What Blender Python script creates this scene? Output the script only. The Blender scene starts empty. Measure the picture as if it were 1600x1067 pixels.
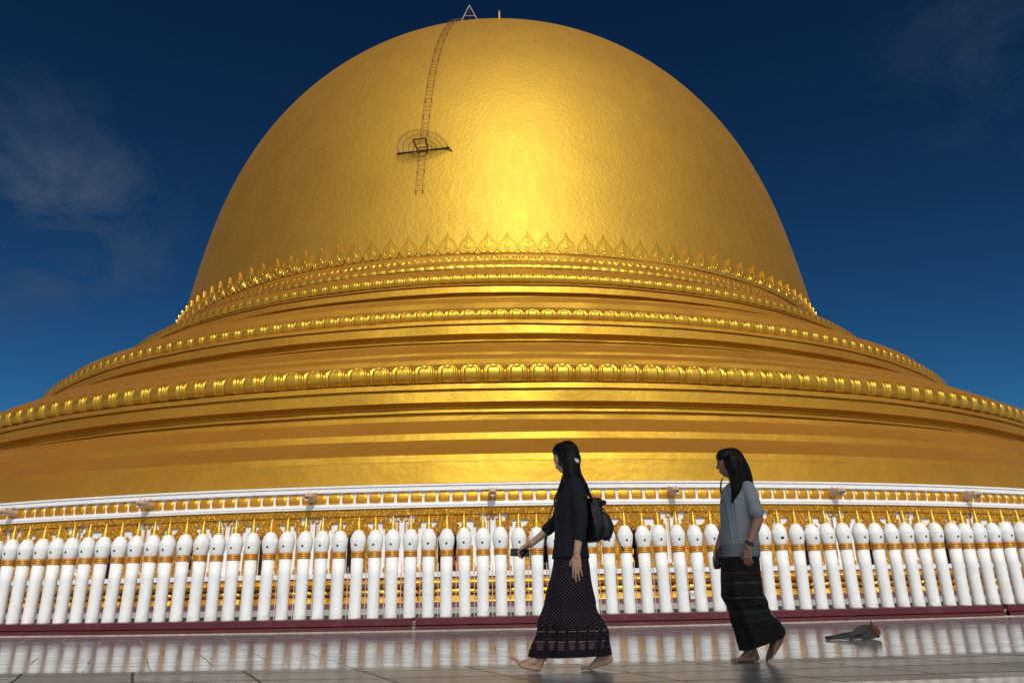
import bpy, math, random
import numpy as np
from mathutils import Vector, Matrix, noise
random.seed(7); rng = np.random.default_rng(7)
S = bpy.context.scene
COL = S.collection
PI = math.pi
CX, CY = -0.950, 49.970          # axis of the pagoda
RF = 38.909                      # radius of the pillar fence
SUN_AZ, SUN_EL = 8.0, 40.0       # sun behind the camera, a little to its right

# ------------------------------------------------------------------ materials
def newmat(name):
    m = bpy.data.materials.new(name); m.use_nodes = True
    nt = m.node_tree; nt.nodes.clear()
    o = nt.nodes.new('ShaderNodeOutputMaterial'); b = nt.nodes.new('ShaderNodeBsdfPrincipled')
    nt.links.new(b.outputs[0], o.inputs[0])
    return m, nt, b
def N(nt, t, **kw):
    n = nt.nodes.new(t)
    for k, v in kw.items():
        if k.startswith('i_'):
            n.inputs[int(k[2:])].default_value = v
        else: setattr(n, k, v)
    return n
def L(nt, a, b): nt.links.new(a, b)
def math_(nt, op, a, b=None, c=None):
    n = nt.nodes.new('ShaderNodeMath'); n.operation = op
    for i, v in enumerate((a, b, c)):
        if v is None: continue
        if isinstance(v, (int, float)): n.inputs[i].default_value = v
        else: nt.links.new(v, n.inputs[i])
    return n.outputs[0]
def ramp(nt, fac, stops):
    r = nt.nodes.new('ShaderNodeValToRGB'); nt.links.new(fac, r.inputs[0])
    e = r.color_ramp.elements
    while len(e) < len(stops): e.new(0.5)
    for k, (p, c) in enumerate(stops):
        e[k].position = p; e[k].color = (c, c, c, 1) if isinstance(c, (int, float)) else (*c, 1)
    return r.outputs[0]
def mix(nt, f, a, b, mode='MIX'):
    n = nt.nodes.new('ShaderNodeMix'); n.data_type = 'RGBA'; n.blend_type = mode
    for i, v in ((0, f), (6, a), (7, b)):
        if isinstance(v, (int, float)): n.inputs[i].default_value = v
        elif isinstance(v, tuple): n.inputs[i].default_value = (*v, 1)
        else: nt.links.new(v, n.inputs[i])
    return n.outputs[2]
def coord(nt, kind='Object', scale=(1, 1, 1), rot=(0, 0, 0)):
    t = nt.nodes.new('ShaderNodeTexCoord'); m = nt.nodes.new('ShaderNodeMapping')
    nt.links.new(t.outputs[kind], m.inputs[0]); m.inputs['Scale'].default_value = scale; m.inputs['Rotation'].default_value = rot
    return m.outputs[0]
def noise_(nt, vec, scale, detail=3, rough=.55, dist=0):
    n = nt.nodes.new('ShaderNodeTexNoise'); nt.links.new(vec, n.inputs['Vector'])
    n.inputs['Scale'].default_value = scale; n.inputs['Detail'].default_value = detail
    n.inputs['Roughness'].default_value = rough; n.inputs['Distortion'].default_value = dist
    return n.outputs[0]
def bump(nt, b, h, strength, dist, prev=None):
    n = nt.nodes.new('ShaderNodeBump'); nt.links.new(h, n.inputs['Height'])
    n.inputs['Strength'].default_value = strength; n.inputs['Distance'].default_value = dist
    if prev is not None: nt.links.new(prev, n.inputs['Normal'])
    nt.links.new(n.outputs[0], b.inputs['Normal']); return n.outputs[0]
def setp(b, **k):
    names = dict(rough='Roughness', metal='Metallic', spec='Specular IOR Level', coat='Coat Weight', sheen='Sheen Weight')
    for a, v in k.items():
        if a == 'col': b.inputs['Base Color'].default_value = (*v, 1)
        else: b.inputs[names[a]].default_value = v
def polar(nt):
    """angle * RF, radius, height about the pagoda axis"""
    g = nt.nodes.new('ShaderNodeNewGeometry'); s = nt.nodes.new('ShaderNodeSeparateXYZ'); L(nt, g.outputs['Position'], s.inputs[0])
    x = math_(nt, 'SUBTRACT', s.outputs[0], CX); y = math_(nt, 'SUBTRACT', CY, s.outputs[1])
    a = math_(nt, 'ARCTAN2', x, y); u = math_(nt, 'MULTIPLY', a, RF)
    r = math_(nt, 'SQRT', math_(nt, 'ADD', math_(nt, 'MULTIPLY', x, x), math_(nt, 'MULTIPLY', y, y)))
    c = nt.nodes.new('ShaderNodeCombineXYZ'); L(nt, u, c.inputs[0]); L(nt, r, c.inputs[1]); L(nt, s.outputs[2], c.inputs[2])
    return c.outputs[0], u, r, s.outputs[2], x, y
def stretch(nt, vec, sc):
    m = nt.nodes.new('ShaderNodeMapping'); L(nt, vec, m.inputs[0]); m.inputs['Scale'].default_value = sc; return m.outputs[0]

GOLD = (0.46, 0.322, 0.040)
def gold_mat(name, rough=.36, big=0.05, small=0.5, carve=0, col=GOLD, metal=.92, patch=None, fine=4.5):
    m, nt, b = newmat(name)
    P, u, r, z, x, y = polar(nt)
    n1 = noise_(nt, stretch(nt, P, (.5, .5, .9)), .5, 4)
    n2 = noise_(nt, stretch(nt, P, (1, 1, .35)), 1.6, 5, .6)
    c = mix(nt, ramp(nt, n1, [(.35, 0.), (.7, 1.)]), tuple(v * .93 for v in col), tuple(min(1, v * 1.03) for v in col))
    # old repaint patches and rain streaks that belong to the paint
    st = ramp(nt, noise_(nt, stretch(nt, P, (1.6, 1.6, .12)), 1.1, 5, .65), [(.56, 0.), (.74, 1.)])
    c = mix(nt, math_(nt, 'MULTIPLY', st, .18), c, (col[0] * .74, col[1] * .66, col[2] * 1.1))
    if patch:                                    # areas regilded at different times, with ragged upright edges
        pw = math_(nt, 'ADD', math_(nt, 'DIVIDE', u, patch[1]), math_(nt, 'MULTIPLY', noise_(nt, P, .6, 4, .7), .5))
        w_ = nt.nodes.new('ShaderNodeTexWhiteNoise'); w_.noise_dimensions = '2D'; cc = nt.nodes.new('ShaderNodeCombineXYZ'); L(nt, math_(nt, 'FLOOR', pw), cc.inputs[0]); L(nt, math_(nt, 'FLOOR', math_(nt, 'DIVIDE', z, 3.2)), cc.inputs[1]); L(nt, cc.outputs[0], w_.inputs['Vector'])
        c = mix(nt, math_(nt, 'MULTIPLY', w_.outputs[0], patch[0]), c, (col[0] * .9, col[1] * .60, col[2] * .5))
        dr = ramp(nt, noise_(nt, stretch(nt, P, (2.2, 2.2, .25)), 2.4, 6, .75), [(.63, 0.), (.70, 1.)])
        c = mix(nt, math_(nt, 'MULTIPLY', dr, .22), c, (.16, .10, .045))
    L(nt, c, b.inputs['Base Color'])
    L(nt, math_(nt, 'ADD', math_(nt, 'MULTIPLY', n2, .12), rough - .06), b.inputs['Roughness'])
    setp(b, metal=1.0, coat=.06); b.inputs['Coat Roughness'].default_value = .38
    df = nt.nodes.new('ShaderNodeBsdfDiffuse'); L(nt, mix(nt, 1., c, (.95, .52, .85), 'MULTIPLY'), df.inputs[0]); ms = nt.nodes.new('ShaderNodeMixShader'); ms.inputs[0].default_value = metal
    L(nt, df.outputs[0], ms.inputs[1]); L(nt, b.outputs[0], ms.inputs[2]); L(nt, ms.outputs[0], [n for n in nt.nodes if n.type == 'OUTPUT_MATERIAL'][0].inputs[0])
    h1 = noise_(nt, stretch(nt, P, (1, 1, 1.5)), 2.3, 3, .5)
    h2 = noise_(nt, stretch(nt, P, (.6, .6, 1.7)), fine, 3, .6)
    bb = bump(nt, b, h1, big, .5)
    bb = bump(nt, b, h2, small, .03, bb)
    if carve:
        w = nt.nodes.new('ShaderNodeTexWave'); w.wave_type = 'RINGS'; w.rings_direction = 'SPHERICAL'
        vo = nt.nodes.new('ShaderNodeTexVoronoi'); L(nt, P, vo.inputs['Vector']); vo.inputs['Scale'].default_value = carve
        s = math_(nt, 'SINE', math_(nt, 'MULTIPLY', vo.outputs['Distance'], 24.))
        s = math_(nt, 'ADD', s, math_(nt, 'MULTIPLY', noise_(nt, P, carve * 2.4, 2), 1.6))
        bump(nt, b, s, .8, .012, bb)
    L(nt, b.inputs['Normal'].links[0].from_socket, df.inputs['Normal'])
    return m
M = {}
M['dome'] = gold_mat('gold_dome', .51, .04, .42, metal=.70, patch=(.10, 3.1), fine=6.5)
M['gold'] = gold_mat('gold_terrace', .47, .04, .16, metal=.60, col=(.46, .322, .034), patch=(.22, 2.3))
M['relief'] = gold_mat('gold_relief', .35, .02, .15, metal=.74, col=(.58, .39, .04))
M['frieze'] = gold_mat('gold_frieze', .42, .03, .1, carve=9., col=(.68, .44, .045), metal=.55)
M['panel'] = gold_mat('gold_panel', .40, .03, .25, col=(.70, .44, .04), metal=.60)
def simple(name, col, rough=.5, metal=0, var=.12, sc=6, bs=.15, bd=.01, dirt=None, kind='Object', spec=.5):
    m, nt, b = newmat(name)
    oi = nt.nodes.new('ShaderNodeObjectInfo'); v = coord(nt, kind)
    ad = nt.nodes.new('ShaderNodeVectorMath'); ad.operation = 'ADD'
    mu = nt.nodes.new('ShaderNodeVectorMath'); mu.operation = 'SCALE'; cb = nt.nodes.new('ShaderNodeCombineXYZ')
    for k in range(3): L(nt, oi.outputs['Random'], cb.inputs[k])
    L(nt, cb.outputs[0], mu.inputs[0]); mu.inputs['Scale'].default_value = 37.
    L(nt, v, ad.inputs[0]); L(nt, mu.outputs[0], ad.inputs[1]); v = ad.outputs[0]
    n = noise_(nt, v, sc, 5, .6)
    c = mix(nt, n, tuple(k * (1 - var) for k in col), tuple(min(1, k * (1 + var)) for k in col))
    if dirt:
        d = ramp(nt, noise_(nt, stretch(nt, v, (1, 1, .25)), dirt[0], 6, .7), [(.55, 0.), (.78, 1.)])
        c = mix(nt, math_(nt, 'MULTIPLY', d, dirt[1]), c, dirt[2])
    L(nt, c, b.inputs['Base Color']); setp(b, rough=rough, metal=metal, spec=spec)
    bump(nt, b, noise_(nt, v, sc * 4, 4, .6), bs, bd)
    return m
M['white'] = simple('white_limewash', (.80, .81, .82), .55, dirt=(7., .5, (.42, .40, .36)), sc=5, bs=.3)
def grime(m):
    nt = m.node_tree; b = [n for n in nt.nodes if n.type == 'BSDF_PRINCIPLED'][0]; src = b.inputs['Base Color'].links[0].from_socket
    t = nt.nodes.new('ShaderNodeTexCoord'); sp = nt.nodes.new('ShaderNodeSeparateXYZ'); L(nt, t.outputs['Object'], sp.inputs[0])
    g = nt.nodes.new('ShaderNodeNewGeometry'); n1 = noise_(nt, g.outputs['Position'], 9., 5, .7)
    f = ramp(nt, math_(nt, 'ADD', math_(nt, 'MULTIPLY', sp.outputs[2], -4.), math_(nt, 'MULTIPLY', n1, 1.5)), [(.45, 0.), (1., 1.)])
    c = mix(nt, math_(nt, 'MULTIPLY', f, .55), src, (.34, .31, .27))
    f2 = ramp(nt, noise_(nt, g.outputs['Position'], 16., 6, .75), [(.62, 0.), (.67, 1.)])
    c = mix(nt, math_(nt, 'MULTIPLY', f2, .55), c, (.50, .47, .42)); L(nt, c, b.inputs['Base Color'])
grime(M['white'])
M['trim'] = simple('white_trim_paint', (.80, .79, .80), .5, dirt=(3., .35, (.45, .42, .42)), sc=3, bs=.2)
M['collar'] = simple('gold_collar_paint', (.60, .27, .035), .40, .55, sc=14)
M['spire'] = simple('gold_spire_paint', (.80, .44, .05), .36, .6, sc=14)
M['maroon'] = simple('maroon_paint', (.095, .012, .020), .5, var=.2, sc=2.5, dirt=(2., .4, (.24, .12, .11)), bs=.4)
M['maroon_old'] = simple('faded_maroon_paint', (.17, .06, .07), .6, var=.2, sc=3)
M['mortar'] = simple('chipped_mortar', (.36, .32, .26), .8, var=.7, sc=9, bs=.8, bd=.02)
M['dark'] = simple('dark_niche_paint', (.035, .012, .012), .7)
M['black'] = simple('black_metal', (.012, .012, .012), .4)
M['hole'] = simple('dark_socket', (.004, .004, .004), .8)
M['iron'] = simple('brown_iron', (.20, .10, .045), .55, .4)
M['rod'] = simple('pale_pink_rod', (.66, .50, .43), .5)
M['stone'] = simple('grey_footing', (.36, .35, .32), .7, var=.25)
M['gutter'] = simple('dark_gutter', (.03, .045, .04), .5)
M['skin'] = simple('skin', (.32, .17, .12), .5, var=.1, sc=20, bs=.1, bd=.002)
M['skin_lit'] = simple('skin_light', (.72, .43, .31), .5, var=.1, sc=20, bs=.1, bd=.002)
M['navy'] = simple('navy_cotton', (.007, .009, .017), .85, var=.25, sc=30, bs=.3, bd=.003)
M['leather'] = simple('black_leather', (.008, .008, .009), .36, var=.3, sc=20, bs=.5, bd=.006)
M['glass'] = simple('phone_glass', (.006, .006, .008), .12)
M['cream'] = simple('cream_bow', (.92, .86, .70), .5)
M['strapw'] = simple('strap', (.01, .01, .01), .5)
M['shade_caster'] = simple('shade_caster_plaster', (.42, .34, .24), .8)
M['tile'] = simple('shade_caster_roof', (.62, .56, .48), .8)
M['stface'] = simple('painted_face', (.72, .66, .58), .5)
M['iris'] = simple('dark_eye', (.05, .03, .02), .25)
M['stblue'] = simple('blue_robe', (.10, .22, .38), .5)
M['stred'] = simple('red_robe', (.28, .03, .03), .5)
M['stgrn'] = simple('green_robe', (.08, .25, .10), .5)
def hair_mat():
    m, nt, b = newmat('black_hair')
    setp(b, col=(.003, .0025, .0025), rough=.42, spec=.3)
    v = coord(nt, 'Object', (90, 90, 6)); bump(nt, b, noise_(nt, v, 2., 4), .7, .004); return m
M['hair'] = hair_mat()

# ------------------------------------------------------------------ object helpers
def tag(o, label=None, cat=None, group=None, kind=None):
    if label: o['label'] = label
    if cat: o['category'] = cat
    if group: o['group'] = group
    if kind: o['kind'] = kind
    return o
def thing(name, label, cat, loc=(0, 0, 0), rot=0, group=None):
    o = bpy.data.objects.new(name, None); COL.objects.link(o)
    o.location = loc; o.rotation_euler = (0, 0, rot); o.empty_display_size = .1
    o['kind'] = 'thing'
    return tag(o, label, cat, group)
def mobj(name, V, F, mat, parent=None, smooth=False, off=None):
    V = np.asarray(V, float)
    if off is None and parent is not None: off = parent.location if not any(parent.rotation_euler) else (0, 0, 0)
    if off is not None: V = V - np.array(off)
    me = bpy.data.meshes.new(name); me.from_pydata(V.tolist(), [], [list(map(int, f)) for f in F]); me.update()
    if smooth: me.polygons.foreach_set('use_smooth', [True] * len(me.polygons))
    if mat is not None: me.materials.append(mat)
    o = bpy.data.objects.new(name, me); COL.objects.link(o)
    if parent is not None: o.parent = parent
    return o
def copy_tree(root):
    r = root.copy(); COL.objects.link(r)
    for ch in root.children:
        c = ch.copy(); COL.objects.link(c); c.parent = r
        for g in ch.children:
            d = g.copy(); COL.objects.link(d); d.parent = c
    return r
def gridF(nu, nv, cu=False, cv=False, base=0):
    F = []
    for i in range(nu if cu else nu - 1):
        i2 = (i + 1) % nu
        for j in range(nv if cv else nv - 1):
            j2 = (j + 1) % nv
            F.append((base + i * nv + j, base + i2 * nv + j, base + i2 * nv + j2, base + i * nv + j2))
    return F
def polarP(r, th, z): return (CX + r * math.sin(th), CY - r * math.cos(th), z)
def revolve(name, prof, mat, parent, a0=-PI, a1=PI, n=720, wavy=False, smooth=True):
    """prof list of (r,z) from bottom to top; each step gets its own vertices so that edges stay crisp"""
    full = abs((a1 - a0) - 2 * PI) < 1e-6
    th = np.linspace(a0, a1, n, endpoint=not full)
    V = []; F = []; nb = 0
    segs = [(prof[k], prof[k + 1]) for k in range(len(prof) - 1)]
    s, c = np.sin(th), np.cos(th); out = []
    wv = lambda z: (.016 * np.sin(th * 23 + z * 3) + .009 * np.sin(th * 61 + z * 7) + .004 * np.sin(th * 140 + z * 13)) * (1 if wavy else 0)
    for (ra, za), (rb, zb) in segs:
        ra, rb = ra + wv(za), rb + wv(zb)
        a = np.stack([CX + ra * s, CY - ra * c, np.full_like(th, za)], 1); b = np.stack([CX + rb * s, CY - rb * c, np.full_like(th, zb)], 1)
        out.append(np.stack([a, b], 1).reshape(-1, 3))
        F += gridF(n, 2, full, False, nb); nb += 2 * n
    o = mobj(name, np.concatenate(out), F, mat, parent)
    if smooth: o.data.polygons.foreach_set('use_smooth', [True] * len(o.data.polygons))
    return o
def relief(name, r0, z0, r1, z1, n, phase, dfun, nu, nv, mat, parent, arc=1.75):
    """band of n repeats round the full circle, those within +-arc are built; dfun(u,v)->(outward, up)"""
    d = 2 * PI / n; k0 = math.floor((-arc - phase) / d); k1 = math.ceil((arc - phase) / d)
    uu = np.linspace(-1, 1, nu, endpoint=False); vv = np.linspace(0, 1, nv)
    base = np.array([[dfun(u, v) for v in vv] for u in uu])
    cols = []
    for k in range(k0, k1):
        for i, u in enumerate(uu):
            th = phase + d * (k + u / 2); r = r0 + (r1 - r0) * vv + base[i, :]
            cols.append(np.stack([CX + r * math.sin(th), CY - r * math.cos(th), z0 + (z1 - z0) * vv], 1))
    V = np.concatenate(cols); o = mobj(name, V, gridF(len(cols), nv), mat, parent, True)
    return o
def sstep(a, b, x):
    t = min(1, max(0, (x - a) / (b - a))); return t * t * (3 - 2 * t)
def arch(u, v, top=.62, w=1.0):
    """distance-like value for an arch outline: 0 at its middle, 1 on the outer arch"""
    if v < top: return abs(u) / w
    return math.hypot(u / w, (v - top) / (1 - top))
def lotus(bulge, depth):
    def f(u, v):
        s = arch(u, v)
        prof = math.sin(PI * min(1, max(0, v * .92 + .06))) ** .6
        d = bulge * prof
        rim = sstep(.66, .74, s) * (1 - sstep(.84, .93, s)) * depth
        inner = (1 - sstep(.48, .60, s)) * depth * 1.15
        out = sstep(.90, 1.0, s) * depth * 1.6
        tip = depth * 1.2 if (abs(u) < .07 and .68 < v < .84) else 0
        return d + rim + inner - out - tip
    return f
def tube(path, r, n=6, cap=True, taper=None):
    """tube mesh along a path; returns V,F"""
    P = [Vector(p) for p in path]; V = []; F = []
    t0 = (P[1] - P[0]).normalized(); ref = Vector((0, 0, 1)) if abs(t0.z) < .9 else Vector((1, 0, 0)); a = t0.cross(ref).normalized()
    for i, p in enumerate(P):
        t = (P[min(i + 1, len(P) - 1)] - P[max(i - 1, 0)]).normalized()
        a = (a - t * a.dot(t)).normalized(); b = t.cross(a)
        rr = (r[i] if hasattr(r, '__len__') else r)
        for k in range(n):
            w = 2 * PI * k / n; V.append(p + (a * math.cos(w) + b * math.sin(w)) * rr)
    F = [(i * n + k, i * n + (k + 1) % n, (i + 1) * n + (k + 1) % n, (i + 1) * n + k) for i in range(len(P) - 1) for k in range(n)]
    if cap: F += [tuple(range(n))[::-1], tuple(range((len(P) - 1) * n, len(P) * n))]
    return [tuple(v) for v in V], F
class MB:
    def __init__(s): s.V = []; s.F = []
    def add(s, V, F):
        b = len(s.V); s.V += [tuple(v) for v in V]; s.F += [tuple(i + b for i in f) for f in F]; return s
    def tube(s, path, r, n=6): return s.add(*tube(path, r, n))
    def box(s, c, d, R=None):
        R = R or Matrix.Identity(3); c = Vector(c)
        V = [c + R @ Vector((x * d[0] / 2, y * d[1] / 2, z * d[2] / 2)) for x in (-1, 1) for y in (-1, 1) for z in (-1, 1)]
        return s.add(V, [(0, 1, 3, 2), (4, 6, 7, 5), (0, 4, 5, 1), (2, 3, 7, 6), (0, 2, 6, 4), (1, 5, 7, 3)])
    def ell(s, c, rad, R=None, n=20, m=12):
        R = R or Matrix.Identity(3); c = Vector(c); V = []; 
        for j in range(1, m):
            ph = PI * j / m
            for i in range(n):
                w = 2 * PI * i / n
                V.append(c + R @ Vector((rad[0] * math.sin(ph) * math.cos(w), rad[1] * math.sin(ph) * math.sin(w), rad[2] * math.cos(ph))))
        F = [(j * n + i, (j + 1) * n + i, (j + 1) * n + (i + 1) % n, j * n + (i + 1) % n) for j in range(m - 2) for i in range(n)]
        t = len(V); V += [c + R @ Vector((0, 0, rad[2])), c + R @ Vector((0, 0, -rad[2]))]
        F += [(t, i, (i + 1) % n) for i in range(n)] + [(t + 1, (m - 2) * n + (i + 1) % n, (m - 2) * n + i) for i in range(n)]
        return s.add(V, F)
    def cap(s, p0, p1, r0, r1, n=14):
        p0, p1 = Vector(p0), Vector(p1); d = p1 - p0; Ln = d.length
        if Ln < 1e-6: return s.ell(p0, (r0,) * 3)
        t = d / Ln; path = []; rr = []
        for k in range(5):
            w = PI / 2 * (k + .35) / 5.35; path.append(p0 - t * r0 * math.cos(w)); rr.append(r0 * math.sin(w))
        path.append(p0); rr.append(r0); path.append(p1); rr.append(r1)
        for k in range(5):
            w = PI / 2 * (5 - k - .65 + .0) / 5.35; path.append(p1 + t * r1 * math.cos(w)); rr.append(r1 * math.sin(w))
        return s.add(*tube(path, rr, n))
    def chain(s, pts, rad, n=14):
        for i in range(len(pts) - 1): s.cap(pts[i], pts[i + 1], rad[i], rad[i + 1], n)
        return s
    def loft(s, rings, n=40, wob=None):
        """rings: (x0,x1,yc,yh,z[,tilt]) closed ellipse sections"""
        V = []
        for j, g in enumerate(rings):
            x0, x1, yc, yh, z = g[:5]; tl = g[5] if len(g) > 5 else 0
            cx, a = (x0 + x1) / 2, (x1 - x0) / 2
            for i in range(n):
                w = 2 * PI * i / n; c, q = math.cos(w), math.sin(w); e = .86
                X = a * math.copysign(abs(c) ** e, c); Y = yh * math.copysign(abs(q) ** e, q)
                k = 1 + (wob(w, z) if wob else 0)
                V.append((cx + X * k, yc + Y * k, z + tl * X))
        m = len(rings)
        F = [(j * n + i, j * n + (i + 1) % n, (j + 1) * n + (i + 1) % n, (j + 1) * n + i) for j in range(m - 1) for i in range(n)]
        F += [tuple(range(n))[::-1], tuple(range((m - 1) * n, m * n))]
        return s.add(V, F)
    def obj(s, name, mat, parent=None, smooth=False): return mobj(name, s.V, s.F, mat, parent, smooth)
    def fused(s, name, mat, parent=None, vox=.005, smooth=3, wr=0, wsc=20):
        """one continuous skin over everything in the builder"""
        me = bpy.data.meshes.new(name); me.from_pydata([tuple(v) for v in s.V], [], s.F); me.update()
        o = bpy.data.objects.new(name, me); COL.objects.link(o)
        r = o.modifiers.new('r', 'REMESH'); r.mode = 'VOXEL'; r.voxel_size = vox
        if smooth:
            sm = o.modifiers.new('s', 'SMOOTH'); sm.factor = .5; sm.iterations = smooth
        dg = bpy.context.evaluated_depsgraph_get(); m2 = bpy.data.meshes.new_from_object(o.evaluated_get(dg))
        bpy.data.objects.remove(o); bpy.data.meshes.remove(me)
        n = len(m2.vertices); co = np.empty(n * 3); m2.vertices.foreach_get('co', co); co = co.reshape(-1, 3)
        if wr:
            nr = np.empty(n * 3); m2.vertices.foreach_get('normal', nr); nr = nr.reshape(-1, 3)
            d = np.array([noise.fractal(Vector((p[0] * wsc, p[1] * wsc, p[2] * wsc * .45)), 1., 2., 3) for p in co]); co = co + nr * (d * wr)[:, None]
        if parent is not None: co = co - np.array(parent.location)
        m2.vertices.foreach_set('co', co.ravel()); m2.polygons.foreach_set('use_smooth', [True] * len(m2.polygons)); m2.update()
        m2.materials.clear(); m2.materials.append(mat)
        ob = bpy.data.objects.new(name, m2); COL.objects.link(ob)
        if parent is not None: ob.parent = parent
        return ob
def lathe(prof, n=20):
    V = []; 
    for r, z in prof:
        for k in range(n): V.append((r * math.cos(2 * PI * k / n), r * math.sin(2 * PI * k / n), z))
    m = len(prof)
    F = [(j * n + i, j * n + (i + 1) % n, (j + 1) * n + (i + 1) % n, (j + 1) * n + i) for j in range(m - 1) for i in range(n)]
    F += [tuple(range(n))[::-1], tuple(range((m - 1) * n, m * n))]
    return V, F

# ------------------------------------------------------------------ the pagoda
pag = thing('pagoda', 'huge golden dome pagoda on moulded golden terraces above a white and gold niched base', 'pagoda', (CX, CY, 0))
TIERW = [(33.477, 2.62), (33.477, 2.828), (33.398, 3.32), (33.376, 3.335), (33.331, 3.497), (33.253, 3.525), (33.029, 3.676), (32.793, 3.843), (32.614, 3.984), (32.603, 4.015), (32.558, 4.157), (32.469, 4.185), (32.211, 4.343), (31.965, 4.511), (31.785, 4.641), (31.774, 4.662), (31.718, 4.78), (30.822, 5.01), (30.822, 5.053), (30.934, 5.057), (30.912, 5.135), (30.867, 5.164), (30.889, 5.226), (31.001, 5.287), (31.069, 5.297), (31.102, 5.301), (31.069, 5.599), (30.957, 5.64), (30.957, 5.683), (31.046, 5.687), (31.001, 5.836), (30.889, 5.885), (30.9, 5.915), (30.9, 6.41)]
TIERA = [(30.9, 6.41), (30.677, 6.501), (30.598, 6.654), (30.397, 6.741), (30.173, 6.862), (29.971, 6.97), (29.949, 6.993), (29.904, 7.082), (29.725, 7.152), (29.277, 7.413), (28.941, 7.608), (28.918, 7.63), (28.873, 7.693), (27.126, 8.309), (27.126, 8.341), (27.205, 8.345), (27.182, 8.403), (27.093, 8.457), (27.126, 8.514), (27.238, 8.565), (27.261, 8.573), (27.317, 8.577), (27.283, 8.871), (27.193, 8.918), (27.193, 8.943), (27.283, 8.947), (27.238, 9.083), (27.171, 9.12), (27.08, 9.12), (27.08, 9.493)]
TIERB = [(27.08, 9.493), (26.925, 9.651), (26.813, 9.884), (26.589, 9.996), (26.141, 10.264), (25.861, 10.429), (25.838, 10.451), (25.805, 10.517), (23.901, 11.323), (23.945, 11.38), (24.057, 11.387), (24.08, 11.397), (24.125, 11.401), (24.08, 11.662), (24.013, 11.708), (24.013, 11.721), (24.102, 11.725), (24.057, 11.789), (23.901, 11.879), (23.83, 11.9), (23.83, 12.287)]
TIERC = [(23.83, 12.287), (23.677, 12.406), (23.229, 12.766), (22.669, 13.053), (22.57, 13.114), (22.52, 13.354), (22.445, 13.436), (22.165, 13.622), (21.773, 13.845), (21.638, 14.184), (21.420, 14.395)]
for nm, t in (('lower_terrace', TIERW), ('middle_terrace', TIERA), ('upper_terrace', TIERB), ('dome_collar', TIERC)):
    revolve(nm, t, M['gold'], pag, wavy=True)
relief('lotus_moulding', 30.93, 5.875, 30.93, 6.408, 310, .014, lotus(.16, .042), 22, 16, M['relief'], pag)
relief('lotus_moulding', 27.14, 9.087, 27.14, 9.493, 316, .0011, lotus(.12, .036), 18, 14, M['relief'], pag)
relief('lotus_moulding', 23.86, 11.90, 23.86, 12.287, 321, .0467, lotus(.11, .030), 14, 12, M['relief'], pag)
relief('small_lotus_moulding', 22.60, 13.10, 22.54, 13.354, 340, .02, lotus(.05, .018), 12, 9, M['relief'], pag)
def ovals(u, v):
    q = u * 2; q = (q % 2) - 1; big = u < 0
    s = math.hypot(q / (.8 if big else .42), (v - .5) / (.42 if big else .3))
    return .004 + .030 * (sstep(1.05, .92, s) if s > .5 else .4 + .6 * s)
relief('oval_bead_band', 21.765, 13.86, 21.66, 14.13, 200, .02, ovals, 30, 10, M['relief'], pag)
# dome
def dome_prof(n=110):
    r0, z0, H, a, b, k1, k2 = 19.12552214, 12.85283798, 22.5332211, 1.74598195, 2.31459308, 0.13723341, -0.31114517
    t = 1 - (1 - np.linspace(0, 1, n)) ** 2
    r = r0 * np.maximum(0, 1 - t ** a) ** (1 / b) * (1 + k1 * t * (1 - t) + k2 * t * (1 - t) ** 3)
    return r * 1.12, (z0 + H * t) * 1.12
DR, DZ = dome_prof(); DX = .22 * 1.12 * .5
def dome_r(z): return float(np.interp(z, DZ, DR))
n = 320; th = np.linspace(-PI, PI, n, endpoint=False)
V = np.stack([CX + DX + DR[None] * np.sin(th)[:, None], CY - DR[None] * np.cos(th)[:, None], np.repeat(DZ[None], n, 0)], 2).reshape(-1, 3)
dome = mobj('dome', V, gridF(n, len(DR), True), M['dome'], pag, True)
# pipal leaf ornaments round the foot of the dome
def leaf_mesh():
    out = [(0, .05), (.10, .0), (.24, -.02), (.38, .03), (.47, .14), (.495, .27), (.45, .41), (.35, .53), (.235, .63), (.14, .72), (.075, .82), (.03, .92), (0, 1.03)]
    pts = out + [(-x, y) for x, y in out[-2:0:-1]]
    c = (0, .30); V = []; rings = [(1.0, -.10), (1.0, .020), (.965, .038), (.90, .038), (.86, .020), (.72, .022), (.69, .034), (.65, .034), (.62, .026), (.38, .030), (.34, .040), (.30, .040), (.27, .028), (.14, .032), (.02, .034)]
    W, H = .88, 1.02
    for s, d in rings:
        for x, y in pts:
            X, Y = (c[0] + (x - c[0]) * s) * W, (c[1] + (y - c[1]) * s) * H
            lean = .05 * max(0, Y / H) ** 2
            V.append((X, -(d + lean), Y))
    n = len(pts); F = [(j * n + i, j * n + (i + 1) % n, (j + 1) * n + (i + 1) % n, (j + 1) * n + i) for j in range(len(rings) - 1) for i in range(n)]
    F.append(tuple(range((len(rings) - 1) * n, len(rings) * n)))
    # bead dots inside the rim
    mb = MB(); mb.add(V, F)
    for k in range(26):
        q = k / 26 * n; i = int(q); f = q - i; a, b = pts[i], pts[(i + 1) % n]
        x, y = a[0] + (b[0] - a[0]) * f, a[1] + (b[1] - a[1]) * f
        mb.ell(((x * .79) * W, -.024, (c[1] + (y - c[1]) * .78) * H), (.014, .014, .014), n=6, m=4)
    mb.ell((0, -.025, .12 * H), (.05, .02, .075), n=10, m=6)
    return mb
lm = leaf_mesh(); d = 2 * PI / 154; first = None
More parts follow.
